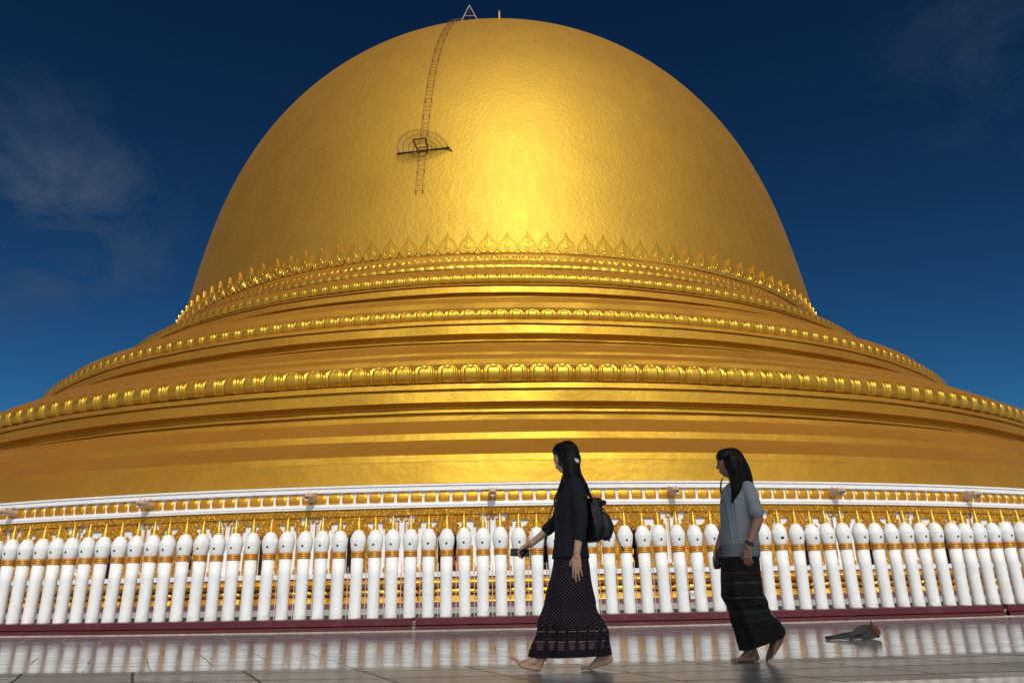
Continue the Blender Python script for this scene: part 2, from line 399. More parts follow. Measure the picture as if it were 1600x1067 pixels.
for k in range(-38, 36):
    a = .0797 + d * k
    if first is None:
        first = lm.obj('leaf_ornament', M['relief'], None); first.parent = pag; o = first
    else:
        o = first.copy(); COL.objects.link(o)
    o.location = (21.42 * math.sin(a), -21.42 * math.cos(a), 14.40); o.rotation_euler = (0, 0, a); o.rotation_mode = 'XYZ'
    o.scale = (.97 + rng.normal(0, .012), 1, 1 + rng.normal(0, .018)); o.rotation_euler = (0, rng.normal(0, .02), a)
# base wall
revolve('footing', [(34.765, 0), (34.765, .095)], M['gutter'], pag)
revolve('footing_step', [(34.74, .095), (34.653, .097), (34.653, .206)], M['stone'], pag)
revolve('maroon_course', [(34.653, .206), (34.61, .2065), (34.61, .311)], M['maroon_old'], pag)
def petals(u, v):
    s = arch(u, v, .55); return .06 * (1 - v) + .025 * (1 - sstep(.55, .9, s)) - .02 * sstep(.9, 1, s)
revolve('golden_plinth_core', [(34.61, .311), (34.60, .330), (34.44, .335), (34.44, .59), (34.44, .79)], M['relief'], pag)
relief('lotus_plinth_course', 34.50, .331, 34.47, .470, 702, .0, petals, 8, 8, M['panel'], pag, 1.0)
revolve('golden_fillet', [(34.52, .470), (34.55, .476), (34.55, .500), (34.52, .508)], M['panel'], pag)
relief('lotus_plinth_course', 34.48, .508, 34.50, .592, 702, .0, petals, 8, 8, M['panel'], pag, 1.0)
relief('rounded_plinth_course', 34.50, .592, 34.46, .791, 540, .0, lotus(.17, .02), 12, 12, M['panel'], pag, 1.0)
revolve('white_sill', [(34.44, .791), (34.597, .792), (34.60, .888), (34.2, .895), (33.0, .90)], M['trim'], pag)
revolve('gold_frieze', [(33.93, 2.081), (34.003, 2.082), (34.003, 2.232)], M['frieze'], pag)
revolve('lower_white_moulding', [(34.003, 2.232), (34.045, 2.235), (34.045, 2.262), (34.025, 2.270), (34.025, 2.276), (34.045, 2.282), (34.035, 2.338), (33.95, 2.342)], M['trim'], pag)
revolve('white_cornice_back', [(33.965, 2.342), (33.965, 2.585)], M['trim'], pag)
revolve('upper_white_moulding', [(33.95, 2.585), (34.025, 2.588), (34.035, 2.60), (34.035, 2.672), (34.0, 2.684), (34.0, 2.692), (34.045, 2.700), (34.045, 2.739), (33.40, 2.76)], M['trim'], pag)
# gold arched panels of the cornice
def panel_fun(u, v):
    x, y, r_ = abs(u), (v - .02) * 1.0, .42                      # rounded-top tablet, half width .82
    if y > .96 - r_ and x > .82 - r_: e = r_ - math.hypot(x - .82 + r_, y - .96 + r_)
    else: e = min(.82 - x, .96 - y)
    e = min(e, y * 3 + .02)
    return -.012 + sstep(0., .05, e) * (.034 + .018 * math.sin(PI * min(1, max(0, v)))) + sstep(.16, .24, e) * .010 - sstep(.10, .14, e) * sstep(.22, .18, e) * .012
relief('gold_panel_band', 33.96, 2.346, 33.96, 2.580, 702, .0137 + PI / 702, panel_fun, 26, 16, M['panel'], pag, 1.0)
# niche bays
BAY0, DB = .0137, 2 * PI / 108
PXM = .0133                                      # metres per unit of the bay drawing
def bay_pt(u, y, dep, mid, rr=33.93):
    a = mid + u * PXM / rr; return polarP(rr + dep, a, 2.081 - y * PXM)
def slab(mb, pts, mid, d0, d1, mirror):
    """flat relief piece from d0 to d1 in front of the wall"""
    for sg in ((1, -1) if mirror else (1,)):
        q = [(x * sg, y) for x, y in pts]; n = len(q)
        V = [bay_pt(x, y, d1, mid) for x, y in q] + [bay_pt(x, y, d0, mid) for x, y in q]
        f = tuple(range(n)); f = f if sg > 0 else f[::-1]
        F = [f] + [(i, i + n, (i + 1) % n + n, (i + 1) % n) for i in range(n)]
        mb.add(V, F)
HH = 88.5; HB = DB * 33.93 / PXM / 2            # half bay width in drawing units
fit = HB / 66.0
def sc(pts): return [(x * fit, y) for x, y in pts]
G_arch = [(0, 0), (44, 0), (44, 4), (48, 4), (48, 12), (52, 12), (52, 20), (54.5, 20), (54.5, 70), (52, 72), (54.5, 75), (50, 78), (43, 78), (43, 26), (42, 26), (42, 18), (38, 18), (38, 10), (14, 10),
          (15, 14), (19, 19.5), (26, 22.5), (30, 21), (33.5, 25), (30, 31), (28, 36), (27, 40), (37, 50), (37, HH), (14, HH), (14, 45), (13.5, 38), (13, 35), (13, 31), (9.5, 32), (8, 28.5), (4.5, 29.5), (3, 26), (0, 24)]
G_thin = [(56.5, 0), (58, 0), (58, 7), (62, 7), (62, 80), (60.3, 80), (60.3, 8.8), (56.5, 8.8)]
G_tri = [(61.5, 0), (66, 0), (66, 9.5), (63.5, 5.5)]
G_curl = [(18, 26), (22, 24), (25, 27), (24, 31), (20, 32), (17.5, 35), (15.5, 33), (16, 29)]
G_foot = [(40, 82), (43, 80), (46, 82), (50, 80), (54, 83), (58, 81), (62, 84), (62, HH), (40, HH)]
W_wall = [(0, 0), (66, 0), (66, HH), (13.5, HH), (13.5, 44), (12, 33), (5, 27), (0, 24)]
def bay(mid):
    w = MB(); slab(w, sc(W_wall), mid, -.02, 0, True); w.obj('niche_wall', M['trim'], pag)
    g = MB(); slab(g, sc(G_arch), mid, .0, .045, True); slab(g, sc(G_thin), mid, 0, .03, True); slab(g, sc(G_tri), mid, 0, .035, True); slab(g, sc(G_curl), mid, .045, .085, True); slab(g, sc(G_foot), mid, 0, .03, True)
    for sg in (-1, 1):
        for (x, y, r_) in ((11, 27, .045), (15, 31, .04), (20, 28, .03), (6, 22, .035)):
            g.ell(bay_pt(x * fit * sg, y, .06, mid), (r_,) * 3, n=10, m=6)
        for y in range(14, 78, 4): g.ell(bay_pt(58.2 * fit * sg, y, .01, mid), (.012,) * 3, n=6, m=4)
    g.obj('gold_niche_arch', M['frieze'], pag)
    r = MB()                                     # the recess itself
    o = [(13.5, HH), (13.5, 44), (12, 33), (5, 27), (0, 24), (-5, 27), (-12, 33), (-13.5, 44), (-13.5, HH)]; o = sc(o); n = len(o)
    V = [bay_pt(x, y, -.02, mid) for x, y in o] + [bay_pt(x, y, -.75, mid) for x, y in o]
    r.add(V, [(i, i + 1, i + 1 + n, i + n) for i in range(n - 1)] + [tuple(range(n, 2 * n))]); r.obj('niche', M['dark'], pag)
for k in range(-14, 14): bay(BAY0 + DB * (k + .5))
revolve('plain_base_wall', [(33.86, .89), (33.86, 2.081)], M['trim'], pag, BAY0 + DB * 14, BAY0 + 2 * PI - DB * 14, 400)
# gargoyle spouts
def gargoyle():
    g = MB()
    g.chain([(0, .05, 0), (0, -.12, .03), (0, -.26, .035)], [.085, .075, .085])
    g.ell((0, -.30, .05), (.085, .10, .08)); g.ell((0, -.40, .035), (.062, .09, .038))      # skull, upper jaw
    g.cap((0, -.30, -.03), (0, -.43, -.06), .045, .028); g.ell((0, -.46, .06), (.035, .03, .03))
    for s in (-1, 1):
        g.ell((s * .055, -.33, .10), (.03, .035, .03)); g.cap((s * .05, -.22, .10), (s * .09, -.12, .15), .028, .01)
        g.cap((s * .04, -.42, .0), (s * .045, -.44, -.02), .012, .004)
    return g
gg = None
for k in range(-5, 6):
    a = .0137 + 2 * PI / 54 * k
    if gg is None:
        gg = gargoyle().fused('gargoyle_spout', simple('gargoyle_paint', (.52, .36, .24), .55, var=.4, sc=18), None, .009, 2); gg.parent = pag
        e = MB(); [e.ell((s * .058, -.355, .105), (.018, .018, .018), n=10, m=6) for s in (-1, 1)]; e.cap((-.03, -.44, -.035), (.03, -.44, -.035), .010, .010)
        ee = e.obj('painted_eyes_and_teeth', M['trim'], None, True); ee.parent = gg
        e = MB(); e.ell((0, -.41, -.012), (.035, .05, .014), n=10, m=6); e2 = e.obj('mouth', M['hole'], None, True); e2.parent = gg; o = gg
    else: o = copy_tree(gg)
    o.location = (33.98 * math.sin(a), -33.98 * math.cos(a), 2.46); o.rotation_euler = (0, 0, a)

# ------------------------------------------------------------------ statues in the niches
def statue(k, mid, robe, pose):
    p = polarP(33.50, mid, .895)
    t = thing('statue', None, 'statue', p, mid)
    b = MB(); b.add(*lathe([(.13, 0), (.15, .03), (.12, .05), (.14, .08), (.10, .10)], 16)); b.obj('lotus_base', M['panel'], t, True)
    b = MB()
    if pose == 0:      # kneeling with joined hands
        b.chain([(0, 0, .18), (0, 0, .40), (0, 0, .50)], [.09, .085, .06]); b.cap((-.09, -.08, .13), (-.05, .08, .14), .05, .06); b.cap((.09, -.08, .13), (.05, .08, .14), .05, .06)
        for s in (-1, 1): b.chain([(s * .10, 0, .49), (s * .13, -.06, .38), (s * .02, -.13, .44)], [.032, .027, .02])
    else:              # seated, one arm over the knee
        b.chain([(0, .02, .16), (0, .02, .40), (0, 0, .52)], [.11, .085, .06]); b.cap((-.14, -.07, .14), (.06, -.09, .13), .05, .045); b.cap((.14, -.06, .14), (.12, -.02, .28), .05, .045)
        b.chain([(.10, 0, .50), (.16, -.05, .40), (.14, -.10, .30)], [.033, .028, .02]); b.chain([(-.10, 0, .50), (-.15, -.04, .38), (-.06, -.10, .22)], [.033, .028, .02])
    b.fused('robed_body', robe, None, .012, 3).parent = t
    h = MB(); h.ell((0, -.01, .62), (.055, .06, .07)); h.cap((0, 0, .52), (0, 0, .58), .03, .028); h.cap((0, -.07, .615), (0, -.06, .60), .01, .008); h.fused('head', M['stface'], None, .008, 2).parent = t
    c = MB(); c.add(*lathe([(.06, .655), (.062, .675), (.045, .69), (.035, .73), (.012, .77), (.004, .83)], 14)); c.obj('pointed_crown', M['panel'], None, True).parent = t
    c = MB(); c.tube([(-.10, -.02, .46), (0, -.09, .36), (.11, -.03, .25)], .018, 8); c.obj('white_sash', M['stface'], None, True).parent = t
    return t
robes = [M['stblue'], M['stred'], M['stgrn'], M['panel']]
rn = ['blue', 'red', 'green', 'golden']
near = {-5: 'leftmost of the niche statues seen behind the fence', -4: 'in the second niche from the left behind the fence', -3: 'in the third niche from the left behind the fence', -2: 'in the niche left of the middle gargoyle, two bays away', -1: 'in the niche just left of the middle gargoyle',
        0: 'in the niche behind the woman with the backpack', 1: 'in the niche between the two women', 2: 'in the niche just left of the woman in the blouse', 3: 'in the niche just right of the woman in the blouse', 4: 'in the second niche right of the woman in the blouse', 5: 'in the third niche right of the woman in the blouse', 6: 'in the niche nearest the right edge'}
for k in range(-5, 7):
    q = (k * 3 + 20) % 4
    statue(k, BAY0 + DB * (k + .5), robes[q], k % 2)['label'] = 'small %s-robed statue %s' % (rn[q], near[k])
for o in list(COL.objects):
    if o.name.startswith('statue'): o['group'] = 'statues in the wall niches'

# ------------------------------------------------------------------ pillar fence
Z0 = .170
def pillar_proto():
    t = thing('stone_pillar', None, 'pillar')
    V, F = lathe([(.094, 0), (.091, .02), (.087, .06), (.085, .3), (.087, .6), (.0895, .842)], 24); mobj('shaft', V, F, M['white'], t, True, (0, 0, 0))
    g = []
    for k in range(25):
        w = k / 24; g.append((.0915 + .010 * abs(math.sin(3 * PI * w)) ** .7, .843 + .083 * w))
    V, F = lathe(g, 24); mobj('gold_collar', V, F, M['collar'], t, True, (0, 0, 0))
    V, F = lathe([(.091, .926), (.095, .94), (.105, .985), (.113, 1.04), (.117, 1.08), (.1165, 1.102), (.1140, 1.117), (.1110, 1.120), (.1120, 1.124), (.104, 1.146), (.092, 1.174), (.076, 1.204), (.062, 1.226), (.054, 1.233), (.02, 1.237)], 28)
    bl = mobj('bulb_head', V, F, M['white'], t, True, (0, 0, 0))
    V, F = lathe([(.017, 0), (.015, .004), (.0, .0042)], 10); V = [(x, -z, y) for x, y, z in V]
    h = mobj('socket_hole', V, F, M['hole'], None, False); h.parent = bl; h.location = (0, -.1105, 1.022); h.rotation_euler = (.12, 0, 0)
    V, F = lathe([(.052, 1.232), (.050, 1.24), (.042, 1.25), (.039, 1.263), (.046, 1.272), (.039, 1.282), (.036, 1.292), (.042, 1.301), (.034, 1.311), (.030, 1.33), (.021, 1.375), (.012, 1.415), (.003, 1.450)], 16)
    mobj('gold_spire', V, F, M['spire'], t, True, (0, 0, 0))
    return t
ORD = 'first second third fourth fifth sixth seventh eighth ninth tenth eleventh twelfth thirteenth fourteenth fifteenth sixteenth seventeenth eighteenth nineteenth twentieth'.split()
TENS = {2: 'twenty', 3: 'thirty'}
def ordw(n):
    if n <= 20: return ORD[n - 1]
    if n == 30: return 'thirtieth'
    return '%s-%s' % (TENS[n // 10], ORD[n % 10 - 1])
def pillar_label(i):
    if i < -1: return 'white pillar with gold collar and spire beyond the left edge of the photo'
    if i > 61: return 'white pillar with gold collar and spire beyond the right edge of the photo'
    if i == 45: return 'white pillar with a ragged triangular hole in its bulb beside the woman in the blouse'
    if i == 25: return 'white pillar standing just left of the break in the maroon kerb near the middle'
    if i == 26: return 'white pillar standing just right of the break in the maroon kerb near the middle'
    if i == 30: return 'white pillar standing behind the black phone'
    if i == 31: return 'white pillar standing behind the outstretched forearm of the woman with the phone'
    if i in (32, 33): return ['white pillar half hidden by the chest of the woman with the backpack', 'white pillar mostly hidden by the back of the woman with the backpack'][i - 32]
    if i in (42, 43): return ['white pillar mostly hidden by the front of the woman in the blouse', 'white pillar mostly hidden by the back of the woman in the blouse'][i - 42]
    if i < 30: return 'white pillar with gold collar and spire, %s from the left edge of the photo' % ordw(i + 2)
    if i < 42: return 'white pillar with gold collar and spire, %s to the right of the backpack' % ordw(i - 33)
    return 'white pillar with gold collar and spire, %s from the right edge of the photo' % ordw(62 - i)
proto = None
for i in range(-7, 68):
    a = -.179381 + i * .006830034 + rng.normal(0, .00008)
    if proto is None: proto = pillar_proto(); o = proto
    else: o = copy_tree(proto)
    o.location = polarP(RF, a, Z0); o.rotation_euler = (rng.normal(0, .007), rng.normal(0, .007), a + rng.normal(0, .05)); s = 1 + rng.normal(0, .004)
    o.scale = (1 + rng.normal(0, .012), 1 + rng.normal(0, .012), s)
    o['label'] = pillar_label(i); o['group'] = 'white pillars of the ring fence'
    if i == 45:
        for ch in o.children:
            for g in ch.children:
                me = g.data.copy(); g.data = me
                for v in me.vertices: v.co.x = v.co.x * 1.7 - .01; v.co.z *= 1.15
# thin rods between the pillars, one railing
rail = thing('metal_railing', 'thin pale rods standing in the gaps between the white pillars', 'railing', (CX, CY, Z0))
rod = None; nrod = 0
for i in range(-3, 64):
    a = -.179381 + (i + .5) * .006830034 + rng.normal(0, .0002); r_ = RF - .09
    if rod is None:
        m_ = MB(); m_.tube([(0, 0, 0), (0, 0, .735 )], .0075, 6); rod = m_.obj('rod', M['rod'], None); rod.parent = rail; o = rod
    else: o = rod.copy(); COL.objects.link(o)
    o.location = (r_ * math.sin(a), -r_ * math.cos(a), 0)
    o.scale = (1, 1, 1 + rng.normal(0, .03))
# curb
kb = thing('kerb', 'low two-course maroon kerb that carries the ring of white pillars', 'kerb', (CX, CY, 0))
segs = [(-.36, -.0135 - .0005), (-.0128 + .0002, .2175), (.2196, .42)]
def kseg(prof, a0, a1, name, mat, par, n):
    n = max(4, n); V = []
    for k in range(n + 1):
        a = a0 + (a1 - a0) * k / n
        j = noise.noise(Vector((a * 300, 0, len(name)))) * .002
        for r, z in prof: V.append(polarP(r + j, a, z))
    m = len(prof); F = gridF(n + 1, m) + [tuple(range(m)), tuple(range(n * m, n * m + m))[::-1]]
    return mobj(name, V, F, mat, par, False)
for a0, a1 in segs:
    n = int((a1 - a0) / .004)
    kseg([(39.045, .008), (39.045, .060), (39.03, .066)], a0, a1, 'lower_course', M['maroon'], kb, n)
    kseg([(39.0, .060), (39.0, .078)], a0, a1, 'joint', M['hole'], kb, n)
    kseg([(39.01, .078), (39.035, .080), (39.04, .162), (39.03, .170), (38.70, .170), (38.70, .0)], a0, a1, 'upper_course', M['maroon'], kb, n)
    for k in range(int((a1 - a0) / .006)):     # chipped mortar bed under the kerb
        pass
V = []; F = []
n = 900
for k in range(n + 1):
    a = -.40 + .84 * k / n; w = .004 + .022 * max(0, noise.fractal(Vector((a * 160, 3, 1)), 1, 2, 4) + .25)
    for r, z in ((39.02, .0), (39.02, .014), (39.045 + w, .012), (39.05 + w, .0)): V.append(polarP(r, a, z))
mobj('mortar_bed', V, gridF(n + 1, 4), M['mortar'], kb)
# rubble in the breaks of the kerb
mb = MB()
for a_ in (-.01345, .21855):
    for k in range(14):
        p = polarP(38.95 + rng.uniform(-.06, .06), a_ + rng.uniform(-.0005, .0005), rng.uniform(.01, .12)); s = rng.uniform(.012, .03)
        mb.box(p, (s * 1.4, s, s), Matrix.Rotation(rng.uniform(0, 3), 3, 'Z') @ Matrix.Rotation(rng.uniform(0, 3), 3, 'X'))
mb.obj('broken_mortar', M['mortar'], kb)
# junction box on a rod
a_ = -.179381 + 39.55 * .006830034; p = polarP(RF - .02, a_, .66 - .25)
jb = thing('junction_box', 'small white electrical box tied between pillars left of the woman in the blouse', 'box', p, a_)
m_ = MB(); m_.box((0, 0, .0), (.055, .04, .11)); m_.obj('casing', M['trim'], jb); m_ = MB(); m_.box((0, -.021, 0), (.035, .004, .06)); m_.obj('cover', M['stone'], jb)

# ------------------------------------------------------------------ ladder and platform on the dome
LA = math.radians(-9.15)
def dome_pt(z, a, off=0):
    """point on the dome skin at height z, pushed off along its normal"""
    r = dome_r(z); dr = (dome_r(z + .05) - dome_r(z - .05)) / .1
    nr, nz = 1 / math.hypot(1, dr), -dr / math.hypot(1, dr)
    r += off * nr; z += off * nz
    return Vector((CX + DX + r * math.sin(a), CY - r * math.cos(a), z))
lad = thing('iron_ladder', 'long brown iron ladder running up the golden dome to its crown', 'ladder', tuple(dome_pt(17.9, LA)))
zs = [];  z = 17.9; 
while z < 35.6:
    zs.append(z); r1 = dome_r(z); dz = .30
    for _ in range(4):
        dr = dome_r(z + dz) - r1; dz = .30 / math.hypot(1, dr / dz) if dz else .3
    z += max(.10, dz)
def side(s, z, off=.14): 
    a = LA + s * .165 / dome_r(z); return dome_pt(z, a, off)
for s in (-1, 1):
    pts = [side(s, z) for z in zs if not (20.2 < z < 20.75)]
    m_ = MB(); m_.tube([tuple(p) for p in pts], .013, 5)
    for z in zs[::4]: m_.tube([tuple(side(s, z, .15)), tuple(side(s, z, -.05))], .022, 5)
    m_.obj('rail', M['iron'], lad)
m_ = MB()
for k, z in enumerate(zs):
    o_ = MB().tube([tuple(side(-1, z)), tuple(side(1, z))], .009, 4)
    if k < 100: o_.obj('rung', M['iron'], lad)
PZ = 20.42; pc = dome_pt(PZ, LA)
plat = thing('grating_platform', 'half-round brown wire grating platform jutting from the dome halfway up the ladder', 'platform', tuple(pc))
rad = Vector((math.sin(LA), -math.cos(LA), 0)); tan = Vector((math.cos(LA), math.sin(LA), 0)); upv = Vector((0, 0, 1)); tilt = math.radians(15)
fw = rad * math.cos(tilt) + upv * math.sin(tilt)
m_ = MB()
for rr in (.42, .66, .90, 1.14):
    m_.tube([tuple(pc + tan * (rr * math.cos(w)) * 1.06 + fw * (rr * math.sin(w) * 1.08)) for w in np.linspace(0, PI, 28)], .011, 4)
m_.obj('hoops', M['iron'], plat)
m_ = MB()
for w in np.linspace(0, PI, 62): m_.tube([tuple(pc + tan * .42 * math.cos(w) + fw * .42 * math.sin(w)), tuple(pc + tan * 1.34 * math.cos(w) + fw * 1.32 * math.sin(w))], .006, 3)
m_.obj('spokes', M['iron'], plat)
m_ = MB(); m_.tube([tuple(pc - tan * 1.30), tuple(pc + tan * 1.30)], .040, 6); m_.tube([tuple(pc + tan * 1.22 + fw * .1), tuple(pc + tan * 1.42 - upv * .22)], .03, 5); m_.obj('cross_bar', M['black'], plat)
m_ = MB()
q = [pc + tan * -.26 + fw * .05, pc + tan * .26 + fw * .05, pc + tan * .30 + fw * .72, pc + tan * -.30 + fw * .72]
for i in range(4): m_.tube([tuple(q[i]), tuple(q[(i + 1) % 4])], .042, 6)
m_.tube([tuple(q[0] + fw * .15), tuple(q[1] + fw * .15)], .03, 5); m_.tube([tuple(q[0]), tuple(pc - tan * .25 - upv * .3)], .025, 5); m_.tube([tuple(q[1]), tuple(pc + tan * .25 - upv * .3)], .025, 5)
m_.obj('hatch_frame', M['iron'], plat)
# frame and post on the crown
b0 = dome_pt(33.75, math.radians(-5.8))
at = thing('a_frame', 'pale metal A-shaped frame standing on the crown of the dome', 'frame', tuple(b0))
b1, b2, tp = b0 + Vector((-.50, 0, -.12)), b0 + Vector((.56, 0, -.12)), b0 + Vector((0, .1, 1.25))
for a, b in ((b1, tp), (b2, tp)): MB().tube([tuple(a), tuple(b)], .026, 6).obj('leg', M['stone'], at)
MB().tube([tuple(b1.lerp(tp, .36)), tuple(b2.lerp(tp, .36))], .020, 6).obj('cross_bar', M['stone'], at)
MB().tube([tuple(tp), tuple(tp + Vector((0, .9, -.9)))], .03, 5).obj('back_stay', M['iron'], at)
b0 = dome_pt(33.75, math.radians(1.7))
pt = thing('marker_post', 'short white and yellow post standing on the crown of the dome', 'post', tuple(b0))
MB().tube([tuple(b0 - Vector((0, 0, .1))), tuple(b0 + Vector((0, 0, .30)))], .055, 10).obj('stem', M['panel'], pt)
MB().tube([tuple(b0 + Vector((0, 0, .30))), tuple(b0 + Vector((0, 0, .58)))], [.06, .045], 10).obj('white_cap', M['mortar'], pt)

# ------------------------------------------------------------------ ground
def floor_mat(name, base, tile, rough, lines, vein=.3, spec=.5, lamk=(.46, .62)):
    """stone paving: concentric courses plus joints running off towards the right of the pagoda"""
    m, nt, b = newmat(name); P, u, r, z, x, y = polar(nt)
    cr, ca, jw = lines
    g = nt.nodes.new('ShaderNodeNewGeometry'); wob = noise_(nt, g.outputs['Position'], 1.3, 2)
    wv = math_(nt, 'MULTIPLY', math_(nt, 'SUBTRACT', wob, .5), .05)
    fr = math_(nt, 'FRACT', math_(nt, 'DIVIDE', math_(nt, 'ADD', r, wv), cr))
    lr = math_(nt, 'LESS_THAN', fr, jw / cr)
    # second joint family: straight lines at 27 degrees to the view
    ang = math.radians(27.)
    q = math_(nt, 'ADD', math_(nt, 'MULTIPLY', x, math.cos(ang)), math_(nt, 'MULTIPLY', math_(nt, 'SUBTRACT', 0, y), -math.sin(ang) * -1))
    q = math_(nt, 'ADD', q, math_(nt, 'MULTIPLY', wv, .6))
    fa = math_(nt, 'FRACT', math_(nt, 'DIVIDE', q, ca)); la = math_(nt, 'LESS_THAN', fa, jw * .8 / ca)
    lam = ramp(nt, noise_(nt, g.outputs['Position'], .9, 2), [(lamk[0], 0.), (lamk[1], .75)])
    la = math_(nt, 'MULTIPLY', la, lam)
    joint = math_(nt, 'MAXIMUM', lr, la)
    cid = nt.nodes.new('ShaderNodeCombineXYZ'); L(nt, math_(nt, 'FLOOR', math_(nt, 'DIVIDE', math_(nt, 'ADD', r, wv), cr)), cid.inputs[0]); L(nt, math_(nt, 'FLOOR', math_(nt, 'DIVIDE', q, ca)), cid.inputs[1])
    wn = nt.nodes.new('ShaderNodeTexWhiteNoise'); wn.noise_dimensions = '2D'; L(nt, cid.outputs[0], wn.inputs['Vector'])
    v1 = noise_(nt, stretch(nt, g.outputs['Position'], (1, 2.5, 1)), 1.7, 6, .65, 1.5)
    c = mix(nt, ramp(nt, v1, [(.35, 0.), (.65, 1.)]), base, tile)
    c = mix(nt, math_(nt, 'MULTIPLY', wn.outputs[0], vein), c, tuple(k * .55 for k in base))
    dirt = ramp(nt, noise_(nt, g.outputs['Position'], 3.1, 7, .7), [(.58, 0.), (.75, 1.)])
    c = mix(nt, math_(nt, 'MULTIPLY', dirt, .35), c, (.12, .10, .075))
    c = mix(nt, math_(nt, 'MULTIPLY', joint, .85), c, (.035, .03, .025))
    L(nt, c, b.inputs['Base Color'])
    rr = math_(nt, 'ADD', math_(nt, 'MULTIPLY', noise_(nt, g.outputs['Position'], 4., 5, .7), .12), rough - .06)
    rr = math_(nt, 'ADD', rr, math_(nt, 'MULTIPLY', math_(nt, 'SUBTRACT', wn.outputs[0], .5), .06))
    rr = math_(nt, 'ADD', rr, math_(nt, 'MULTIPLY', joint, .4)); L(nt, rr, b.inputs['Roughness'])
    setp(b, spec=spec)
    h = math_(nt, 'ADD', math_(nt, 'MULTIPLY', joint, -1.), math_(nt, 'MULTIPLY', wn.outputs[0], .12))
    bb = bump(nt, b, h, .35, .003)
    bb = bump(nt, b, noise_(nt, stretch(nt, g.outputs['Position'], (.5, 1, 1)), 1.1, 2), .05, .02, bb)
    return m
M['marble'] = floor_mat('polished_marble', (.34, .35, .36), (.48, .50, .51), .12, (.33, .46, .017), .40, .70)
M['oldtile'] = floor_mat('worn_grey_tile', (.14, .165, .18), (.22, .25, .265), .28, (.47, .75, .026), .55, .45, lamk=(.1, .3))
M['marble2'] = floor_mat('polished_marble_outer', (.72, .69, .62), (.80, .77, .70), .16, (.40, .60, .010), .4, .55)
M['earth'] = simple('plain_ground', (.20, .17, .13), .9)
def annulus(name, r0, r1, z, mat, n=1440, m=2):
    th = np.linspace(-PI, PI, n, endpoint=False); rs = np.linspace(r0, r1, m)
    V = np.stack([CX + rs[None] * np.sin(th)[:, None], CY - rs[None] * np.cos(th)[:, None], np.full((n, m), z)], 2).reshape(-1, 3)
    o = mobj(name, V, [f[::-1] for f in gridF(n, m, True)], mat); o['kind'] = 'structure'; return o
V = [(-4000, -4000, -.02), (4000, -4000, -.02), (4000, 4000, -.02), (-4000, 4000, -.02)]
mobj('ground', V, [(0, 1, 2, 3)], M['earth'])['kind'] = 'structure'
annulus('inner_path', 34.0, 38.75, -.004, M['oldtile'])
annulus('marble_pavement', 38.68, 43.99, 0, M['marble'])
annulus('worn_tile_pavement', 43.992, 45.40, -.001, M['oldtile'])
annulus('outer_pavement', 45.402, 90, 0, M['marble2'])

# ------------------------------------------------------------------ people
def rotto(f, up=(0, 0, 1)):
    """matrix whose columns are side, forward, up"""
    f = Vector(f).normalized(); u = Vector(up); s = f.cross(u).normalized(); u = s.cross(f); return Matrix((s, f, u)).transposed()
def head(mb, c, f, tilt=0, k=1.):
    R = rotto((f[0], f[1], tilt)); c = Vector(c); n, m = 40, 30; V = []
    for j in range(1, m):
        ph = PI * j / m; z = math.cos(ph); sp = math.sin(ph)
        for i in range(n):
            w = 2 * PI * i / n; x = sp * math.cos(w); y = sp * math.sin(w)      # x side, y forward
            jaw = sstep(.1, -.9, z); fr = max(0, y)
            sq = (sp ** .60) / sp if z < 0 else 1.
            X = x * .074 * (1 - .36 * jaw) * (1 + (sq - 1) * .5); Y = y * .094 * sq * (1 - .10 * jaw) if y > 0 else y * .094 * (1 - .42 * jaw); Z = z * .112
            if y > 0:
                Y += fr * .006 * math.exp(-((z - .18) / .08) ** 2)                                # brow
                Y -= .010 * math.exp(-((abs(x) - .36) / .16) ** 2 - ((z + .02) / .10) ** 2)        # sockets
                Y += .006 * math.exp(-((abs(x) - .5) / .2) ** 2 - ((z + .25) / .14) ** 2)          # cheeks
                Y += .007 * math.exp(-(x / .2) ** 2 - ((z + .62) / .09) ** 2)                      # mouth
                Y += .006 * math.exp(-(x / .2) ** 2 - ((z + .86) / .10) ** 2)                      # chin
            V.append(c + R @ (Vector((X, Y, Z)) * k))
    F = [(j * n + i, (j + 1) * n + i, (j + 1) * n + (i + 1) % n, j * n + (i + 1) % n) for j in range(m - 2) for i in range(n)]
    t = len(V); V += [c + R @ Vector((0, 0, .112 * k)), c + R @ Vector((0, .02, -.108 * k))]
    F += [(t, i, (i + 1) % n) for i in range(n)] + [(t + 1, (m - 2) * n + (i + 1) % n, (m - 2) * n + i) for i in range(n)]
    mb.add(V, F)
    q = lambda x, y, z: c + R @ (Vector((x, y, z)) * k)
    mb.cap(q(0, .086, .014), q(0, .101, -.028), .006, .0100)                                        # nose
    for s in (-1, 1): mb.ell(q(s * .010, .092, -.032), (.0075,) * 3, n=8, m=6)
    mb.cap(q(-.018, .083, -.056), q(.018, .083, -.056), .0065, .0065, 8); mb.cap(q(-.015, .081, -.067), q(.015, .081, -.067), .007, .007, 8)
    for s in (-1, 1):
        mb.ell(q(s * .074, -.006, -.004), (.009, .017, .030), R, 12, 8); mb.ell(q(s * .076, .0, -.026), (.006, .009, .011), R, 8, 6)
    return q
def eyes(q, par, r=.0105):
    for s in (-1, 1):
        m_ = MB(); m_.ell(q(s * .031, .080, .002), (r,) * 3, n=12, m=8); m_.obj('eye', M['iris'], par, True)
